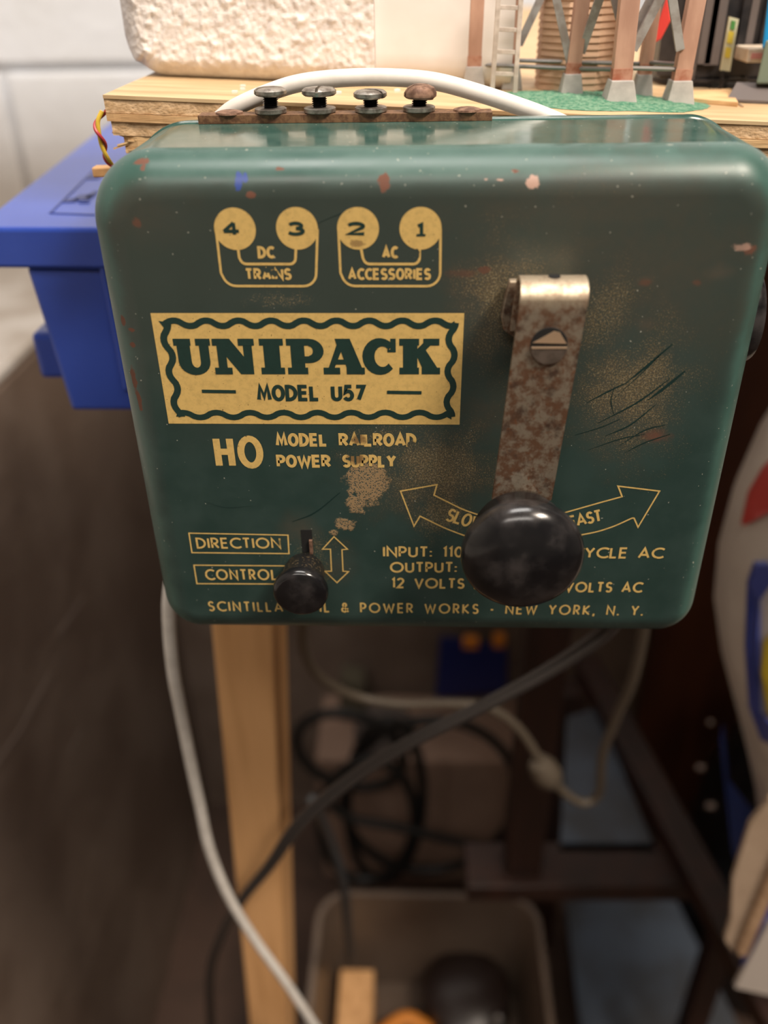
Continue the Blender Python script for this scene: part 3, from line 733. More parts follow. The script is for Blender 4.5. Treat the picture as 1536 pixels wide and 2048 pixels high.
layers = [(0, .0008, .0001, WOODY, 'ply'), (.0008, .0040, .0003, WOODROUGH, 'ply'), (.00415, .0059, .0003, WOODY, 'ply'), (.0059, .0092, .0006, WOODROUGH, 'ply'), (.0094, .0136, .0012, WOODY, 'ply')]
for i, (d0, d1, jg, mt, nm) in enumerate(layers):
    build(nm, slabm(TA.x-(.0003 if i == 0 else 0)+(.0003, 0, 0, .0008, .0030)[i], xr_, .052+(0, .0003, 0, .0006, .001)[i], yb_, d0, d1, jg, 90, i), (WOODTOP if i == 0 else mt), BD)
# splinters and a ragged chip under the board corner
sp = M()
for i in range(7):
    a = Vector((TA.x+.004+random.random()*.008, .0535, zt(TA.x)-.0100-random.random()*.003)); sp.bar(a, a+Vector((-.004-random.random()*.002, -.0006, -.0015+random.random()*.004)), .0004, .0003)
build('splinters', sp, WOODY, BD)['kind'] = 'stuff'
ch_ = PY(200, 345, .060)
build('batten', M().box(PY(188, 345, .06).x, ch_.x+.03, .0585, .0625, ch_.z-.0010, ch_.z+.0015), PINE, BD, bevel=.0004)
fr = M().box(-.025, .055, .12, .15, .99, 1.035); build('rail', fr, PINE, BD)

# thin twisted wires hanging at the board's left end
wp = [PY(px, py, y) for px, py, y in ((204, 222, .0525), (196, 242, .052), (198, 265, .052), (203, 290, .053), (213, 312, .054), (226, 332, .057), (240, 345, .06))]
wp = smooth_path(wp, 8)
yw = build('yellow_wire', M().tube(wp, .00055, 10), YWIRE, smooth=True); tag(yw, 'thin yellow wire hanging over the left end of the plywood', 'wire')
rp = [p+Vector((.0009*math.cos(i*.28), .0009*math.sin(i*.28)+.0003, 0)) for i, p in enumerate(wp)]
rw = build('red_wire', M().tube(rp, .00045, 8), RWIRE, smooth=True); tag(rw, 'thin red wire twisted around the yellow one at the plywood end', 'wire')

# ------------------------------------------------------------------ cables near the case
tc = [PY(px, py, y) for px, py, y in ((440, 238, .047), (470, 215, .047), (530, 188, .047), (600, 166, .047), (690, 156, .047), (780, 155, .047), (870, 163, .047), (960, 187, .047), (1050, 217, .047), (1100, 236, .047), (1160, 262, .047))]
cb = build('arched_cable', M().tube(smooth_path(tc, 10), .00195, 20), WHITEPLASTIC, smooth=True); tag(cb, 'grey-white cable arching over the terminal screws', 'cable')
hcb = [PY(px, py, y) for px, py, y in ((356, 1080, .046), (339, 1190, .047), (339, 1263, .049), (347, 1345, .051), (359, 1410, .053), (383, 1531, .056), (400, 1610, .057), (420, 1700, .058), (458, 1794, .06), (512, 1882, .062), (572, 1965, .063), (622, 2040, .064), (690, 2140, .065))]
cb = build('hanging_cable', M().tube(smooth_path(hcb, 12), .0023, 20), WHITEPLASTIC, smooth=True); tag(cb, 'white cable hanging down in front of the pine post, lower left', 'cable')

# ------------------------------------------------------------------ blue plastic case on the left
yb0 = .085
BL = thing('blue_case', (-.13, .15, .99), 'bright blue plastic case with flanged lid hanging left of the green power supply', 'case')
zb = PY(90, 454, yb0).z
fl = PZ(-60, 452, zb); frr = PZ(190, 462, zb); bk = PZ(195, 262, zb)
yk = bk.y
lid = M(); LX0 = -.157; 
pa = [PZ(0, 413, zb), PZ(195, 262, zb)]
dl = (pa[1]-pa[0])
c0 = pa[0]-dl*((pa[0].y-yb0)/dl.y)   # left front corner
c0 = Vector((c0.x-.0, yb0, zb)); c3 = pa[1]+dl*.25
rx = -.0885
lid.prism([(c0.x, yb0, zb), (rx, yb0-.002, zb), (rx, c3.y, zb), (c3.x, c3.y, zb)], (0, 0, -.0125))
build('lid', lid, BLUEP, BL, bevel=.0012)
bf = [PY(53, 543, yb0+.001), PY(143, 822, yb0+.001), PY(260, 832, yb0+.001)]
bd = M(); zt0 = zb-.0125; zb0 = bf[1].z
bd.rings([[Vector((bf[1].x, yb0+.001, zb0)), Vector((-.0935, yb0+.001, zb0)), Vector((-.0935, c3.y-.03, zb0)), Vector((bf[1].x-.01, c3.y-.03, zb0))],
          [Vector((bf[0].x, yb0+.001, zt0)), Vector((-.0895, yb0+.001, zt0)), Vector((-.0895, c3.y-.01, zt0)), Vector((bf[0].x-.018, c3.y-.01, zt0))]])
build('body', bd, BLUEP, BL, bevel=.0015)
rbm = M().rings([[PY(198, 470, yb0-.001), PY(186, 470, yb0-.001), PY(186, 470, yb0+.003), PY(198, 470, yb0+.003)], [PY(258, 780, yb0-.001), PY(248, 780, yb0-.001), PY(248, 780, yb0+.003), PY(258, 780, yb0+.003)]])
build('rib', rbm, BLUEP, BL, bevel=.0005)
ft = PY(95, 690, yb0+.03)
build('foot', M().box(ft.x-.001, ft.x+.02, yb0+.02, yb0+.045, ft.z-.009, ft.z+.008), BLUEP, BL, bevel=.002)
lb_ = M(); e = [PZ(*p, zb) for p in ((100, 427), (191, 430), (191, 345), (187, 342))]
w_ = .0006
for a, b in ((e[0], e[1]), (e[0], e[3])): lb_.bar(a+Vector((0, 0, .0001)), b+Vector((0, 0, .0001)), w_, .0003, up=(0, 0, 1))
for p in (((132, 400), (145, 405)), ((158, 392), (170, 402)), ((172, 398), (186, 385)), ((158, 407), (172, 407)), ((178, 352), (190, 358))):
    a, b = PZ(*p[0], zb), PZ(*p[1], zb); lb_.box(min(a.x, b.x), max(a.x, b.x)+.001, min(a.y, b.y), max(a.y, b.y)+.001, zb, zb+.0003)
build('rating_label', lb_, BLUEDK, BL, label='dark blue outlined label with faint marks on the lid')

# ------------------------------------------------------------------ white foam block
fy = .0885
FB = thing('foam_block', (.0, fy+.02, 1.092), 'white foam packing block with rounded corner standing on the plywood board', 'foam')
fx0 = PY(240, 60, fy).x; fx1 = PY(748, 60, fy).x; fx2 = PY(1030, 60, fy).x
def foam_face(x0, x1, z0f, z1, r, amp, sc_, y0, depth, nx, nz_):
    m = M(); V = []; 
    for j in range(nz_+1):
        for i in range(nx+1):
            u = i/nx; w = j/nz_
            x = x0+(x1-x0)*u; z = zt(x)+.0003+(z1-zt(x))*w
            # round the lower left corner
            if r:
                dx = x-(x0+r); dz = z-(zt(x)+.0003+r)
                if dx < 0 and dz < 0:
                    d = max(abs(dx), abs(dz)); l = math.hypot(dx, dz)
                    if l > 0: x = x0+r+dx*d/l; z = zt(x0+r)+.0003+r+dz*d/l
            # soft edge
            e = min((x-x0)/.006 if r else 1, (j/nz_)*(z1-z0f)/.005, 1); e = max(e, 0)
            y = y0+.004*(1-math.sin(e*PI/2))-amp*max(0, noise.noise(Vector((x*sc_, 3, z*sc_))))*min(1, e+.2)-amp*.5*noise.noise(Vector((x*sc_*2.6, 9, z*sc_*2.6)))*min(1, e+.2)
            V.append(Vector((x, y, z)))
    n = nx+1; F = [(j*n+i, j*n+i+1, (j+1)*n+i+1, (j+1)*n+i) for j in range(nz_) for i in range(nx)]
    k = len(V); 
    rim = [i for i in range(n)]+[j*n+nx for j in range(1, nz_+1)]+[nz_*n+i for i in range(nx-1, -1, -1)]+[j*n for j in range(nz_-1, 0, -1)]
    V += [Vector((V[i].x, y0+depth, V[i].z)) for i in rim]; q = len(rim)
    F += [(rim[a], k+a, k+(a+1) % q, rim[(a+1) % q]) for a in range(q)]; F.append(tuple(k+a for a in range(q)))
    return m.add(V, F)
build('rough_face', foam_face(fx0, fx1, 1.092, 1.17, .0115, .0009, 420, fy, .045, 150, 150), FOAM, FB, smooth=True, angle=70)
build('smooth_end', foam_face(fx1+.0001, fx2, 1.090, 1.17, 0, .0002, 100, fy+.0022, .04, 30, 30), FOAMS, FB, smooth=True, angle=70)
bits = M()
for _ in range(26):
    p = Vector((random.uniform(-.05, .0), random.uniform(.060, .084), 0)); p.z = zt(p.x)+.0002
    s = random.uniform(.0002, .0007); bits.box(p.x-s, p.x+s*1.5, p.y-s, p.y+s, p.z-.0002, p.z+s*.6)
o = build('foam_crumbs', bits, FOAMS); tag(o, 'loose pale crumbs scattered on the plywood in front of the foam', 'crumbs'); o['kind'] = 'stuff'

# ------------------------------------------------------------------ model water tower
TW = thing('model_tower', (.05, .078, 1.0865), 'model railroad timber tower with grey braces and ladder standing on green flock', 'model tower')
HT = 1.16
def leg(px0, py0, px1, wpx, y=None, dpt=.0034):
    b = PT(px0, py0); y = b.y
    top = PY(px1, 0, y); d = (top-b); k = (HT-b.z)/d.z; t = b+d*k
    w = wpx*.252/1750
    build('leg', M().bar(b+Vector((0, 0, .004)), t, w, dpt, w1=w, d1=dpt), PINK, TW, bevel=.0002)
    build('leg_tip', M().bar(b+Vector((0, -.00005, .0038)), b+Vector((0, -.00005, .0038))+d.normalized()*.0046, w*1.03, dpt*1.05), RUSTTIP, TW, label='rust red lower end of the leg')
    build('footing', M().rings([[b+Vector((x*w*.85, y_*w*.85, 0)) for x, y_ in ((-1, -1), (1, -1), (1, 1), (-1, 1))], [b+Vector((x*w*.58, y_*w*.62, .0058)) for x, y_ in ((-1, -1), (1, -1), (1, 1), (-1, 1))]]), CONC, TW, bevel=.0002)
    return b, t
Lg = {}
Lg['a'] = leg(1236, 208, 1258, 34)
Lg['b'] = leg(1354, 208, 1393, 30)
Lg['c'] = leg(946, 178, 955, 26)
Lg['d'] = leg(1140, 194, 1165, 26)
Lg['e'] = leg(1022, 178, 1028, 24)
Lg['f'] = leg(1282, 194, 1310, 22)
def pb(k, py):
    b, t = Lg[k]; y = b.y
    # point on the leg nearest the given image row
    best = None
    for i in range(200):
        p = b+(t-b)*i/199; q = p-CAM; v = Vector((Xr.x*q.x+Yr.x*q.y+Zr.x*q.z, Xr.y*q.x+Yr.y*q.y+Zr.y*q.z, Xr.z*q.x+Yr.z*q.y+Zr.z*q.z))
        yy = 1024+FPX*v.y/v.z
        if best is None or abs(yy-py) < best[0]: best = (abs(yy-py), p)
    return best[1]
for a, b, r0_, r1_ in (('c', 'd', 130, 137), ('d', 'a', 137, 139), ('a', 'b', 134, 138), ('e', 'f', 122, 128), ('f', 'b', 126, 130), ('c', 'e', 128, 122)):
    build('tie_rod', M().tube([pb(a, r0_), pb(b, r1_)], .00055, 8), ROD, TW, smooth=True)
def brace(pa_, ya, pb_, yb2, wpx=17):
    A = PY(*pa_, ya); B = PY(*pb_, yb2); A2 = A+(A-B)*.6
    build('brace', M().bar(A2, B, wpx*.25/1750, .0012), GREYT, TW)
ya, yc, yd, ye = Lg['a'][0].y, Lg['c'][0].y, Lg['d'][0].y, Lg['e'][0].y
brace((985, 0), yc+.001, (952, 95), yc, 16)
brace((1080, 0), ye+.001, (1038, 90), ye, 14)
brace((1113, 0), yd-.001, (1140, 125), yd, 14)
brace((1198, 0), yd-.004, (1162, 105), yd, 15)
brace((1318, 0), ya+.001, (1266, 100), ya+.002, 15)
brace((1300, 0), ya+.004, (1268, 62), ya+.004, 13)
brace((1345, 0), ya+.002, (1360, 100), ya+.003, 15)
brace((1229, 0), ya+.003, (1240, 45), ya+.003, 12)
# clapboard frost box in the middle
cc = PT(1156, 186); rw_ = .0112; cyc = cc.y+.010
for i in range(22):
    z0 = zt(cc.x)+.0006+i*.00170
    hexr = [[Vector((cc.x+(rw_+dr)*math.cos(a), cyc+(rw_+dr)*math.sin(a), z0+dz)) for a in (PI/8+PI/4*k for k in range(8))] for dz, dr in ((0, .00045), (.0006, .0003), (.00166, -.0001))]
    build('siding_board', M().rings(hexr), SIDING, TW)
# ladder
LD = thing('model_ladder', PT(1005, 190), 'grey-white model ladder leaning on the left side of the model tower', 'ladder')
yl = PT(1005, 190).y
def LP(px, py): return PY(px, py, yl)
for a, b in (((984, 186), (1001, -60)), ((1029, 194), (1046, -60))):
    build('rail', M().bar(LP(*a), LP(*b), 8.5*.25/1750, .0011), LADD, LD, bevel=.0001)
for k in range(6):
    y0 = 147-44.3*k
    build('rung', M().bar(LP(985+(146-y0)*.068, y0), LP(1033+(146-y0)*.068, y0+2), 7*.25/1750, .0008, up=(0, 1, 0)), LADD, LD, bevel=.0001)
# green flock mound
gm = M(); gc = (PT(1225, 206)); NR, NT = 26, 90
gv = [];
for j in range(NR+1):
    rr_ = j/NR
    for i in range(NT):
        a = 2*PI*i/NT; ed = 1+.10*noise.noise(Vector((math.cos(a)*2, math.sin(a)*2, 0)))+.03*noise.noise(Vector((math.cos(a)*9, math.sin(a)*9, 0)))
        x = gc.x-.004+.0300*rr_*ed*math.cos(a); y = gc.y+.002+.0180*rr_*ed*math.sin(a)
        z = zt(x)+.0001+.0011*max(0, 1-rr_**3)+.0007*noise.noise(Vector((x*900, y*900, 0)))*(1-rr_**4)
        gv.append(Vector((x, y, z)))
gf = [(j*NT+i, j*NT+(i+1) % NT, (j+1)*NT+(i+1) % NT, (j+1)*NT+i) for j in range(NR) for i in range(NT)]
gm.add(gv, gf); o = build('flock_grass', gm, GRASS, smooth=True, angle=60); tag(o, 'green flock ground patch under the model tower', 'grass'); o['kind'] = 'stuff'

# ------------------------------------------------------------------ other models on the board at the right
RC = thing('model_railcar', (.13, .15, 1.086), 'black model railcar with open underframe standing behind the model tower', 'railcar')
ry = .118
def bx(px0, py0, px1, py1, y0, d, jit=0):
    a = PY(px0, py0, y0); b = PY(px1, py1, y0); return M().box(min(a.x, b.x), max(a.x, b.x), y0, y0+d, min(a.z, b.z), max(a.z, b.z))
build('car_body', bx(1318, 158, 1700, -140, ry, .03), CARBLACK, RC, bevel=.0004)
for k, (xa, wd_, y1_, mt) in enumerate(((1345, 5, 150, CARBLACK), (1388, 9, 160, GREYM), (1420, 5, 128, GREYM), (1436, 4, 130, GREYM), (1486, 12, 110, CARBLACK), (1504, 6, 90, GREYM), (1528, 9, 95, CARBLACK))):
    build('rib', bx(xa, y1_, xa+wd_, -130+k*20, ry-.0012, .0014), mt, RC)
for k in range(5):
    build('underframe_post', bx(1386+k*32, 186, 1393+k*32, 150, ry-.001, .002), CARBLACK, RC)
build('side_sill', bx(1340, 166, 1700, 156, ry-.002, .004), CARBLACK, RC)
for k in range(3):
    a = PY(1420+k*90, 172, ry+.008); build('wheel', M().lathe([(0, .0018), (.0008, .0028), (.0016, .0028), (.002, .001)], (a.x, ry+.006, zt(a.x)+.0033), (0, 1, 0), 20), CARBLACK, RC, smooth=True)
o = build('red_signal', M().rings([[PY(x, y, yy) for x, y in ((1306, 88), (1322, 78), (1342, 40), (1338, 10), (1334, -10), (1324, 20), (1312, 60))] for yy in (.098, .102)]), RED, bevel=.0004)
tag(o, 'small red model piece glimpsed between the tower legs', 'model')
o = build('timber_strip', M().prism([PT(1366, 192), PT(1460, 186), PT(1475, 214), PT(1370, 204)], (0, 0, .0012)), WOODY, bevel=.0002); tag(o, 'short pale wood strip lying beside the right tower footing', 'wood strip')
TG = thing('striped_tag', PY(1456, 140, .1), 'slim pale signal board with green and yellow bars against the black railcar', 'sign')
ty = .108
def tp(u, v, y=ty):
    a, b, c, d = (1441, 141), (1460, 143), (1478, 38), (1459, 33)
    x = (a[0]+(b[0]-a[0])*u)*(1-v)+(d[0]+(c[0]-d[0])*u)*v; y2 = (a[1]+(b[1]-a[1])*u)*(1-v)+(d[1]+(c[1]-d[1])*u)*v
    return PY(x, y2, y)
def quad(u0, u1, v0, v1, y, d): return M().rings([[tp(u0, v0, y), tp(u1, v0, y), tp(u1, v1, y), tp(u0, v1, y)], [tp(u0, v0, y)+Vector((0, d, 0)), tp(u1, v0, y)+Vector((0, d, 0)), tp(u1, v1, y)+Vector((0, d, 0)), tp(u0, v1, y)+Vector((0, d, 0))]])
build('board', quad(0, 1, 0, 1, ty, .001), TAGW, TG)
build('bar', quad(.3, .72, .78, .94, ty-.0003, .0003), GRN, TG, label='green bar')
build('bar', quad(.2, .75, .52, .74, ty-.0003, .0003), YEL, TG, label='yellow bar')
build('bar', quad(.2, .75, .25, .44, ty-.0003, .0003), YEL, TG, label='yellow bar')
a = PY(1446, 141, ty); build('stake', M().bar(a, (a.x, a.y, zt(a.x)), .0008, .0008), CARBLACK, TG)
o = build('cream_crate', bx(1492, 126, 1560, 96, .104, .012), CREAM, bevel=.0004); tag(o, 'tiny cream box with pink marks at the right edge', 'box')
pm = bx(1502, 118, 1530, 106, .1037, .0003); build('pink_mark', pm, mat('pink_print', (.6, .25, .22, 1), None, rough=.6), o)
for c in list(COL.objects):
    if c.name == 'pink_mark': c.parent = o; c.matrix_parent_inverse = Matrix.Translation(-Vector(o.location))
o = build('blue_figure', M().rings([[PY(1524, 98, yy), PY(1570, 100, yy), PY(1570, -30, yy), PY(1538, -20, yy)] for yy in (.098, .103)]), CYAN, bevel=.0006); tag(o, 'bright blue plastic model piece at the upper right corner', 'model')
PLT = thing('model_platform', PT(1500, 210), 'grey model loading platform with sage green post at the right edge', 'platform')
y0 = .085
build('deck', M().rings([[PY(1454, 198, y0), PY(1600, 205, y0), PY(1600, 168, y0+.01), PY(1474, 164, y0+.01)], [PY(1454, 202, y0), PY(1600, 212, y0), PY(1600, 172, y0+.012), PY(1474, 168, y0+.012)]]), GREYM, PLT)
build('post', M().rings([[PY(1512, 168, y0+.006), PY(1580, 168, y0+.006), PY(1580, 80, y0+.006), PY(1532, 80, y0+.006)], [PY(1512, 168, y0+.012), PY(1580, 168, y0+.012), PY(1580, 80, y0+.012), PY(1532, 80, y0+.012)]]), SAGE, PLT, bevel=.0005)
p0 = PT(1476, 212); build('leg', M().box(p0.x+.002, p0.x+.02, p0.y+.006, p0.y+.012, zt(p0.x)-.001, PY(1500, 200, y0+.006).z), CARBLACK, PLT)
PT1 = PT(1462, 208)
o = build('brass_scrap', M().bar(PT(1468, 203), PT(1485, 215), .0006, .0006), mat('brass', (.6, .45, .3, 1), None, rough=.3, metal=.7)); tag(o, 'bright metal sliver lying beside the grey model platform', 'scrap')

# ------------------------------------------------------------------ the post under the table
yp = .11
def pfx(e, z): # front face x on the leaning post, e = pixels at rows 1300 and 2040
    a = PY(e[0], 1300, yp); b = PY(e[1], 2040, yp); return a.x+(b.x-a.x)*(z-a.z)/(b.z-a.z)
LE, RE = (427, 498), (547, 572)
pz = 1.071
post = M().rings([[Vector((pfx(LE, z), yp, z)), Vector((pfx(RE, z), yp, z)), Vector((pfx(RE, z)+.001, yp+.036, z)), Vector((pfx(LE, z), yp+.036, z))] for z in (0, .5, pz)])
o = build('pine_post', post, PINE, bevel=.001); tag(o, 'unpainted pine leg post under the board below the green power supply', 'post')

# ------------------------------------------------------------------ cords below
def cord(name, pts, r, mt, label, cat='cord', n=12, tube_n=10):
    o = build(name, M().tube(smooth_path([PY(*p) for p in pts], n), r, tube_n), mt, smooth=True); return tag(o, label, cat)
base = [(1235, 1235, .05), (1190, 1280, .055), (1090, 1345, .062), (960, 1415, .07), (820, 1485, .077), (700, 1560, .084), (600, 1645, .09), (540, 1730, .096), (480, 1805, .1), (440, 1880, .112), (420, 1960, .13), (425, 2100, .16)]
TWN = thing('twin_flex', PY(1190, 1275, .055), 'black twin power cord sweeping diagonally from the case past the pine post', 'cord')
for s in (-1, 1):
    pts = smooth_path([PY(px, py, y) for px, py, y in base], 12)
    q = []
    for i, p in enumerate(pts):
        t = (pts[min(i+1, len(pts)-1)]-pts[max(i-1, 0)]).normalized(); u = Vector((0, 1, 0)).cross(t).normalized(); ph = .5+1.0*math.sin(i*.045)
        q.append(p+(u*math.cos(ph)+Vector((0, 1, 0))*math.sin(ph))*.00155*s)
    build('strand', M().tube(q, .00165, 12), BLACKCORD, TWN, smooth=True)
PC = thing('beige_flex', PY(1100, 1555, .2), 'dim beige cord looping under the green power supply with an inline switch', 'cord')
yq = .2
l1 = [(606, 1230, .17), (608, 1300, .18), (640, 1355, .19), (710, 1392, .2), (800, 1408, .2), (900, 1407, .2), (975, 1415, .2), (1035, 1455, .2), (1080, 1520, .2), (1100, 1555, .2)]
l2 = [(1105, 1560, .2), (1135, 1590, .2), (1170, 1606, .2), (1198, 1585, .2), (1205, 1510, .19), (1235, 1430, .18), (1265, 1360, .17), (1285, 1270, .16), (1290, 1200, .15)]
for l in (l1, l2): build('cord', M().tube(smooth_path([PY(*p) for p in l], 10), .0028, 12), BEIGECORD, PC, smooth=True)
sc0 = PY(1092, 1545, yq); dr = (PY(1115, 1572, yq)-PY(1070, 1512, yq)).normalized()
build('inline_switch', M().lathe([(-.013, .003), (-.011, .0065), (-.004, .009), (.004, .009), (.010, .0065), (.013, .003)], sc0, dr, 20), BEIGECORD, PC, smooth=True)
# coils of dark cord lying on a brown carton
for i, (cx, cy, rx_, ry_, rot) in enumerate(((735, 1640, 95, 120, .1), (770, 1600, 75, 160, .05), (860, 1590, 175, 150, -.15), (700, 1500, 110, 70, .3))):
    pts = []
    for k in range(41):
        a = 2*PI*k/40; x = rx_*math.cos(a); y = ry_*math.sin(a)
        pts.append(PY(cx+x*math.cos(rot)-y*math.sin(rot), cy+x*math.sin(rot)+y*math.cos(rot), .50+i*.011))
    o = build('coiled_cord', M().tube(pts, .0062, 8), DARKCORD, smooth=True)
    tag(o, ['dark cord loop nearest the pine post in the shade under the table', 'tall narrow dark cord loop under the table', 'widest dark cord loop under the table', 'upper flat dark cord loop under the table'][i], 'cord', 'dark coiled cords under the table')
cord('loose_cord', [(640, 1590, .48), (700, 1635, .48), (800, 1655, .48), (900, 1680, .48), (980, 1695, .48)], .0055, DARKCORD, 'loose dark cord crossing the coils under the table')
cord('slate_flex', [(625, 1600, .16), (660, 1680, .2), (685, 1760, .22), (695, 1850, .25), (700, 1925, .28)], .0035, mat('slate_cord', (.04, .045, .05, 1), None, rough=.5), 'slate grey cord hanging down into the plastic bin')

# ------------------------------------------------------------------ things standing under the table
# carton behind the coils
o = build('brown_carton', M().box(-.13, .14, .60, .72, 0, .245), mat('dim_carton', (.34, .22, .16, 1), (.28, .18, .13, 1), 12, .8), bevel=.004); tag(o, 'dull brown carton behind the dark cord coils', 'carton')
o = build('navy_box', M().rings([[PY(x, y, yy) for x, y in ((870, 1395), (1015, 1385), (1015, 1290), (880, 1270))] for yy in (.685, .715)]), NAVY, bevel=.004); tag(o, 'navy blue plastic box in the dark directly under the case', 'box')
o = build('orange_scrap', bx(925, 1300, 958, 1280, .68, .012), ORANGE, bevel=.003); tag(o, 'small orange scrap on the navy box, left one', 'scrap')
o = build('orange_scrap', bx(985, 1298, 1012, 1275, .68, .012), ORANGE, bevel=.003); tag(o, 'small orange scrap on the navy box, right one', 'scrap')
o = build('grey_pouch', M().rings([[Vector((-.105, y, .2465)), Vector((-.062, y, .2465)), Vector((-.066, y, .315)), Vector((-.098, y, .325))] for y in (.665, .70)]), mat('olive_cloth', (.10, .085, .055, 1), None, rough=.9), bevel=.006); tag(o, 'olive grey pouch in the dark right of the pine post', 'pouch')
ov = M(); oc = PY(800, 1400, .64)
ov.lathe([(0, .042), (.02, .040), (.032, .030), (.036, .005)], (oc.x-.02, .64, .246), (0, 0, 1), 32); o = build('grey_bowl', ov, mat('grey_enamel', (.12, .10, .09, 1), None, rough=.4), smooth=True); tag(o, 'upturned dull grey bowl behind the beige cord', 'bowl')

# shelf stand with dark red-brown frame and blue-grey boards
ST = thing('wooden_stand', PZ(1200, 1750, 0), 'dark red-brown wooden stand with blue-grey shelves below right of the case', 'stand')
zs1, zs2 = .46, .13
def polyz(pts, z, th_): return M().prism([PZ(*p, z) for p in pts], (0, 0, -th_))
build('shelf', polyz([(1120, 1702), (1135, 1435), (1192, 1415), (1312, 1702)], zs1, .012), BLUEGREY, ST, label='upper blue-grey shelf')
build('shelf', polyz([(1130, 1800), (1345, 1785), (1490, 2080), (1480, 2200), (1180, 2200)], zs2, .012), BLUEGREY, ST, label='lower blue-grey shelf')
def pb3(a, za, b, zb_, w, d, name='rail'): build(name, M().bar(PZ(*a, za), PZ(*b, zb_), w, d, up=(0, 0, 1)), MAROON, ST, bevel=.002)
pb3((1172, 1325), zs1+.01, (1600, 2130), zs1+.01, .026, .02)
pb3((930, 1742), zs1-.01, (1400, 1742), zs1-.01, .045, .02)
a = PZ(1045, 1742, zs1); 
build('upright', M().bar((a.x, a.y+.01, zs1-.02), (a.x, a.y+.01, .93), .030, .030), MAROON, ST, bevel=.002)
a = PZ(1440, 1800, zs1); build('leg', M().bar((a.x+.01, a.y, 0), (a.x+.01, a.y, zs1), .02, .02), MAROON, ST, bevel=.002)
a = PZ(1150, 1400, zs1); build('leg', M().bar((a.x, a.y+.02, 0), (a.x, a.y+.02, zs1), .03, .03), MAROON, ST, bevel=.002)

# big dark boards closing the right side
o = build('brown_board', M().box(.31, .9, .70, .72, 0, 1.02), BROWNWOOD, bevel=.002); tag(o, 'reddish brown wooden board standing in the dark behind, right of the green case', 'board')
o = build('black_bag', M().lathe([(0, .02), (.02, .10), (.12, .12), (.30, .115), (.42, .08), (.47, .03), (.48, .005)], (.45, .50, .0), (0, 0, 1), 40), mat('black_bag_plastic', (.008, .008, .009, 1), None, rough=.3), smooth=True); tag(o, 'black plastic bag in the dark at the lower right', 'bag')

# clear bin with odds and ends
BN = thing('plastic_bin', (.01, .38, 0), 'cloudy plastic shoebox bin on the floor beside the pine post', 'bin')
zr = .30
def rrect(x0, x1, y0, y1, r, z, n=6):
    out = []
    for sx, sy, a0 in ((x1-r, y1-r, 0), (x0+r, y1-r, 90), (x0+r, y0+r, 180), (x1-r, y0+r, 270)):
        out += [Vector((sx+r*math.cos(math.radians(a0+90*i/n)), sy+r*math.sin(math.radians(a0+90*i/n)), z)) for i in range(n+1)]
    return out
b1, b2, b3 = PZ(648, 1790, zr), PZ(1055, 1795, zr), PZ(1100, 2048, zr)
bx0, bx1, by1 = b1.x, b3.x-.002, b1.y; by0 = by1-.205; zf = .16
inn = M().rings([rrect(bx0+.012, bx1-.012, by0+.012, by1-.012, .02, zf), rrect(bx0, bx1, by0, by1, .03, zr), rrect(bx0-.006, bx1+.006, by0-.006, by1+.006, .034, zr), rrect(bx0-.006, bx1+.006, by0-.006, by1+.006, .034, zr-.010), rrect(bx0-.002, bx1+.002, by0-.002, by1+.002, .032, zr-.010), rrect(bx0+.009, bx1-.009, by0+.009, by1-.009, .022, zf-.004)], cap0=True, cap1=True)
build('tub', inn, BIN, BN, smooth=True)
o = build('low_box', M().box(bx0-.0, bx1, by0+.01, by1-.01, 0, zf-.004), MAROON); tag(o, 'dark wooden box carrying the plastic bin', 'box')
dk = PZ(932, 1990, .20)
DR = thing('dark_reel', (dk.x, dk.y, zf), 'dark round reel lying inside the plastic bin', 'reel')
build('flange', M().lathe([(0, .035), (.004, .044), (.03, .047), (.052, .044), (.060, .03), (.062, .004)], (dk.x, dk.y, zf), (0, 0, 1), 36), DARKOBJ, DR, smooth=True)
gl = PZ(1005, 2035, .225); build('hub', M().lathe([(0, .004), (.012, .005), (.016, .002)], (gl.x-.004, gl.y, .21), (0, 0, 1), 12), mat('glint_metal', (.3, .28, .26, 1), None, rough=.3, metal=.5), DR, smooth=True)
wk = PZ(712, 2010, .20); o = build('wood_block', M().box(wk.x-.018, wk.x+.018, wk.y-.08, wk.y+.03, zf, .215), PINE, bevel=.002); tag(o, 'short brown wood block inside the plastic bin', 'wood block')
ok_ = PZ(810, 2050, .20); o = build('orange_tool', M().tube(smooth_path([(ok_.x-.03, ok_.y-.01, .19), (ok_.x, ok_.y+.006, .2), (ok_.x+.025, ok_.y, .19)], 8), .008, 12), ORANGE, smooth=True); tag(o, 'orange tool handle inside the plastic bin', 'tool')

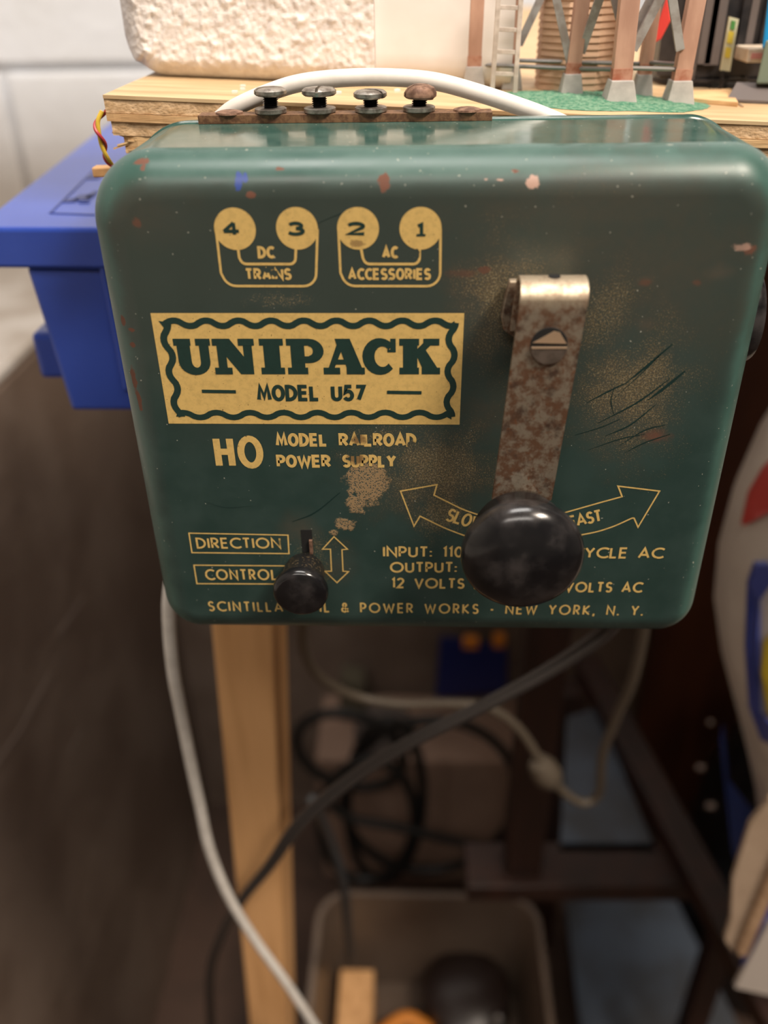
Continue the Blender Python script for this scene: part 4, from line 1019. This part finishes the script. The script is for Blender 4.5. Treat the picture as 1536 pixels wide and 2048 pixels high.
# ------------------------------------------------------------------ printed sack and carton at the right edge
def sack_material():
    m, t, b = nt('printed_sack')
    v = ocoord(t); n = nz(t, v, 22, 3); wob = mth(t, 'MULTIPLY', mth(t, 'SUBTRACT', n, .5), .6)
    base_ = mix(t, ramp(t, nz(t, v, 14, 3), .35, .65), (.68, .60, .52, 1), (.56, .49, .42, 1))
    L(t, base_, b.inputs['Base Color']); b.inputs['Roughness'].default_value = .35
    bump(t, n, b, .4, .006); return m
SK = thing('printed_sack', (.25, .2, .62), 'bulging off-white sack with red, blue and yellow print at the right edge', 'sack')
rows = [(880, 1570), (950, 1522), (1060, 1470), (1180, 1438), (1290, 1426), (1400, 1440), (1500, 1466), (1600, 1492), (1680, 1508), (1760, 1516), (1830, 1500)]
ysk = .15
rings = []
for py, px in rows[::-1]:
    e = PY(px+38, py, ysk); hw = .09; ring = []
    for k in range(28):
        a = 2*PI*k/28; ca, sa = math.cos(a), math.sin(a)
        ring.append(Vector((e.x+hw-hw*(abs(ca)**.8)*(1 if ca > 0 else -1)*1.0+.0, ysk+.02+.055*(abs(sa)**.8)*(1 if sa > 0 else -1)+.004*noise.noise(Vector((a*1.3, e.z*30, 0))), e.z)))
    rings.append(ring)
build('sack', M().rings(rings), sack_material(), SK, smooth=True, angle=80)
def patch(pts, y, mt, name, label):
    # printed area wrapped just proud of the sack's front
    V = []; 
    for px, py in pts:
        # march along the ray to the sack surface: approximate by the front ellipse
        r = ray(px, py); best = None
        for i in range(400):
            d = .22+i*.0012; p = CAM+r*d
            # sack left edge at this height
            ex = None
            for (py0, px0), (py1, px1) in zip(rows[:-1], rows[1:]):
                z0 = PY(px0+38, py0, ysk); z1 = PY(px1+38, py1, ysk)
                if z1.z <= p.z <= z0.z: k = (p.z-z0.z)/(z1.z-z0.z); ex = z0.x+(z1.x-z0.x)*k
            if ex is None: continue
            u = (p.x-ex-.09)/.09; w = (p.y-ysk-.02)/.055
            if abs(u) < 1 and abs(w) < 1 and (abs(u)**2.5+abs(w)**2.5) <= 1: best = CAM+r*(d-.006); break
        V.append(best or PY(px, py, ysk-.04))
    build(name, M().rings([V, [p+Vector((.0, .003, 0)) for p in V]]), mt, SK, label=label)
PR = mat('print_red', (.50, .05, .04, 1), None, rough=.35); PBL = mat('print_blue', (.05, .07, .28, 1), None, rough=.35); PYL = mat('print_yellow', (.62, .45, .03, 1), None, rough=.35)
patch([(1486, 1052), (1500, 990), (1530, 940), (1570, 900), (1570, 1010), (1510, 1040)], 0, PR, 'red_print', 'red printed patch')
patch([(1498, 1170), (1512, 1130), (1540, 1130), (1545, 1165), (1520, 1200), (1510, 1330), (1520, 1430), (1545, 1450), (1545, 1490), (1522, 1480), (1500, 1420), (1493, 1300)], 0, PBL, 'blue_print', 'dark blue printed band')
patch([(1524, 1350), (1530, 1290), (1560, 1260), (1570, 1420), (1540, 1440)], 0, PYL, 'yellow_print', 'yellow printed patch')
# open carton with a torn corrugated flap
CT = thing('torn_carton', (.2, .17, .60), 'torn white and blue carton with a corrugated edge at the lower right', 'carton')
yc2 = .100
def cpan(pts, y, mt, name, d=.003, label=None): return build(name, M().rings([[PY(px, py, y) for px, py in pts], [PY(px, py, y)+Vector((0, d, 0)) for px, py in pts]]), mt, CT, label=label)
TAN = mat('tan_flap', (.42, .31, .22, 1), (.36, .26, .18, 1), 40, .7)
cpan([(1500, 1650), (1540, 1600), (1600, 1585), (1545, 1720), (1484, 1885), (1466, 1905), (1450, 1880), (1462, 1840), (1466, 1760)], yc2, TAN, 'flap', label='tan torn cardboard flap')
jag = [(1478, 1912)]
for k in range(22):
    jag.append((1478+k*4.2+(3 if k % 2 else -2), 1898-k*10.0))
jag += [(1590, 1690), (1600, 1700)]
for k in range(22): jag.append((1578-k*4.0, 1720+k*9.2))
cpan(jag, yc2-.0035, CARD, 'corrugated_edge', .004, 'ragged corrugated edge')
cpan([(1488, 1912), (1560, 1740), (1640, 1700), (1640, 1800), (1536, 1880), (1482, 1962)], yc2+.004, mat('carton_blue', (.02, .04, .24, 1), None, rough=.4), 'blue_panel', label='blue printed carton side')
cpan([(1470, 1976), (1536, 1848), (1640, 1780), (1640, 2000), (1540, 1992)], yc2+.002, mat('carton_white', (.52, .46, .41, 1), None, rough=.6), 'white_panel', label='off-white carton side')
o = build('blue_pouch', M().rings([[PY(px, py, yy) for px, py in ((1458, 1560), (1520, 1640), (1505, 1700), (1482, 1760), (1464, 1700), (1440, 1480), (1446, 1440))] for yy in (.2, .23)]), mat('deep_blue_plastic', (.01, .04, .20, 1), None, rough=.4), bevel=.003); tag(o, 'deep blue pouch behind the left edge of the printed sack', 'pouch')
for k, (px, py, s) in enumerate(((1402, 1538, 10), (1422, 1615, 12), (1422, 1448, 7))):
    a = PY(px, py, .34); o = build('white_tag', M().box(a.x-s*.0003, a.x+s*.0003, .34, .343, a.z-s*.0002, a.z+s*.0002), SCUFF, bevel=.0005); tag(o, ['small pale tag in the dark left of the sack, middle one', 'small pale tag in the dark left of the sack, lowest one', 'small pale tag in the dark left of the sack, highest one'][k], 'tag', 'small pale tags in the dark')
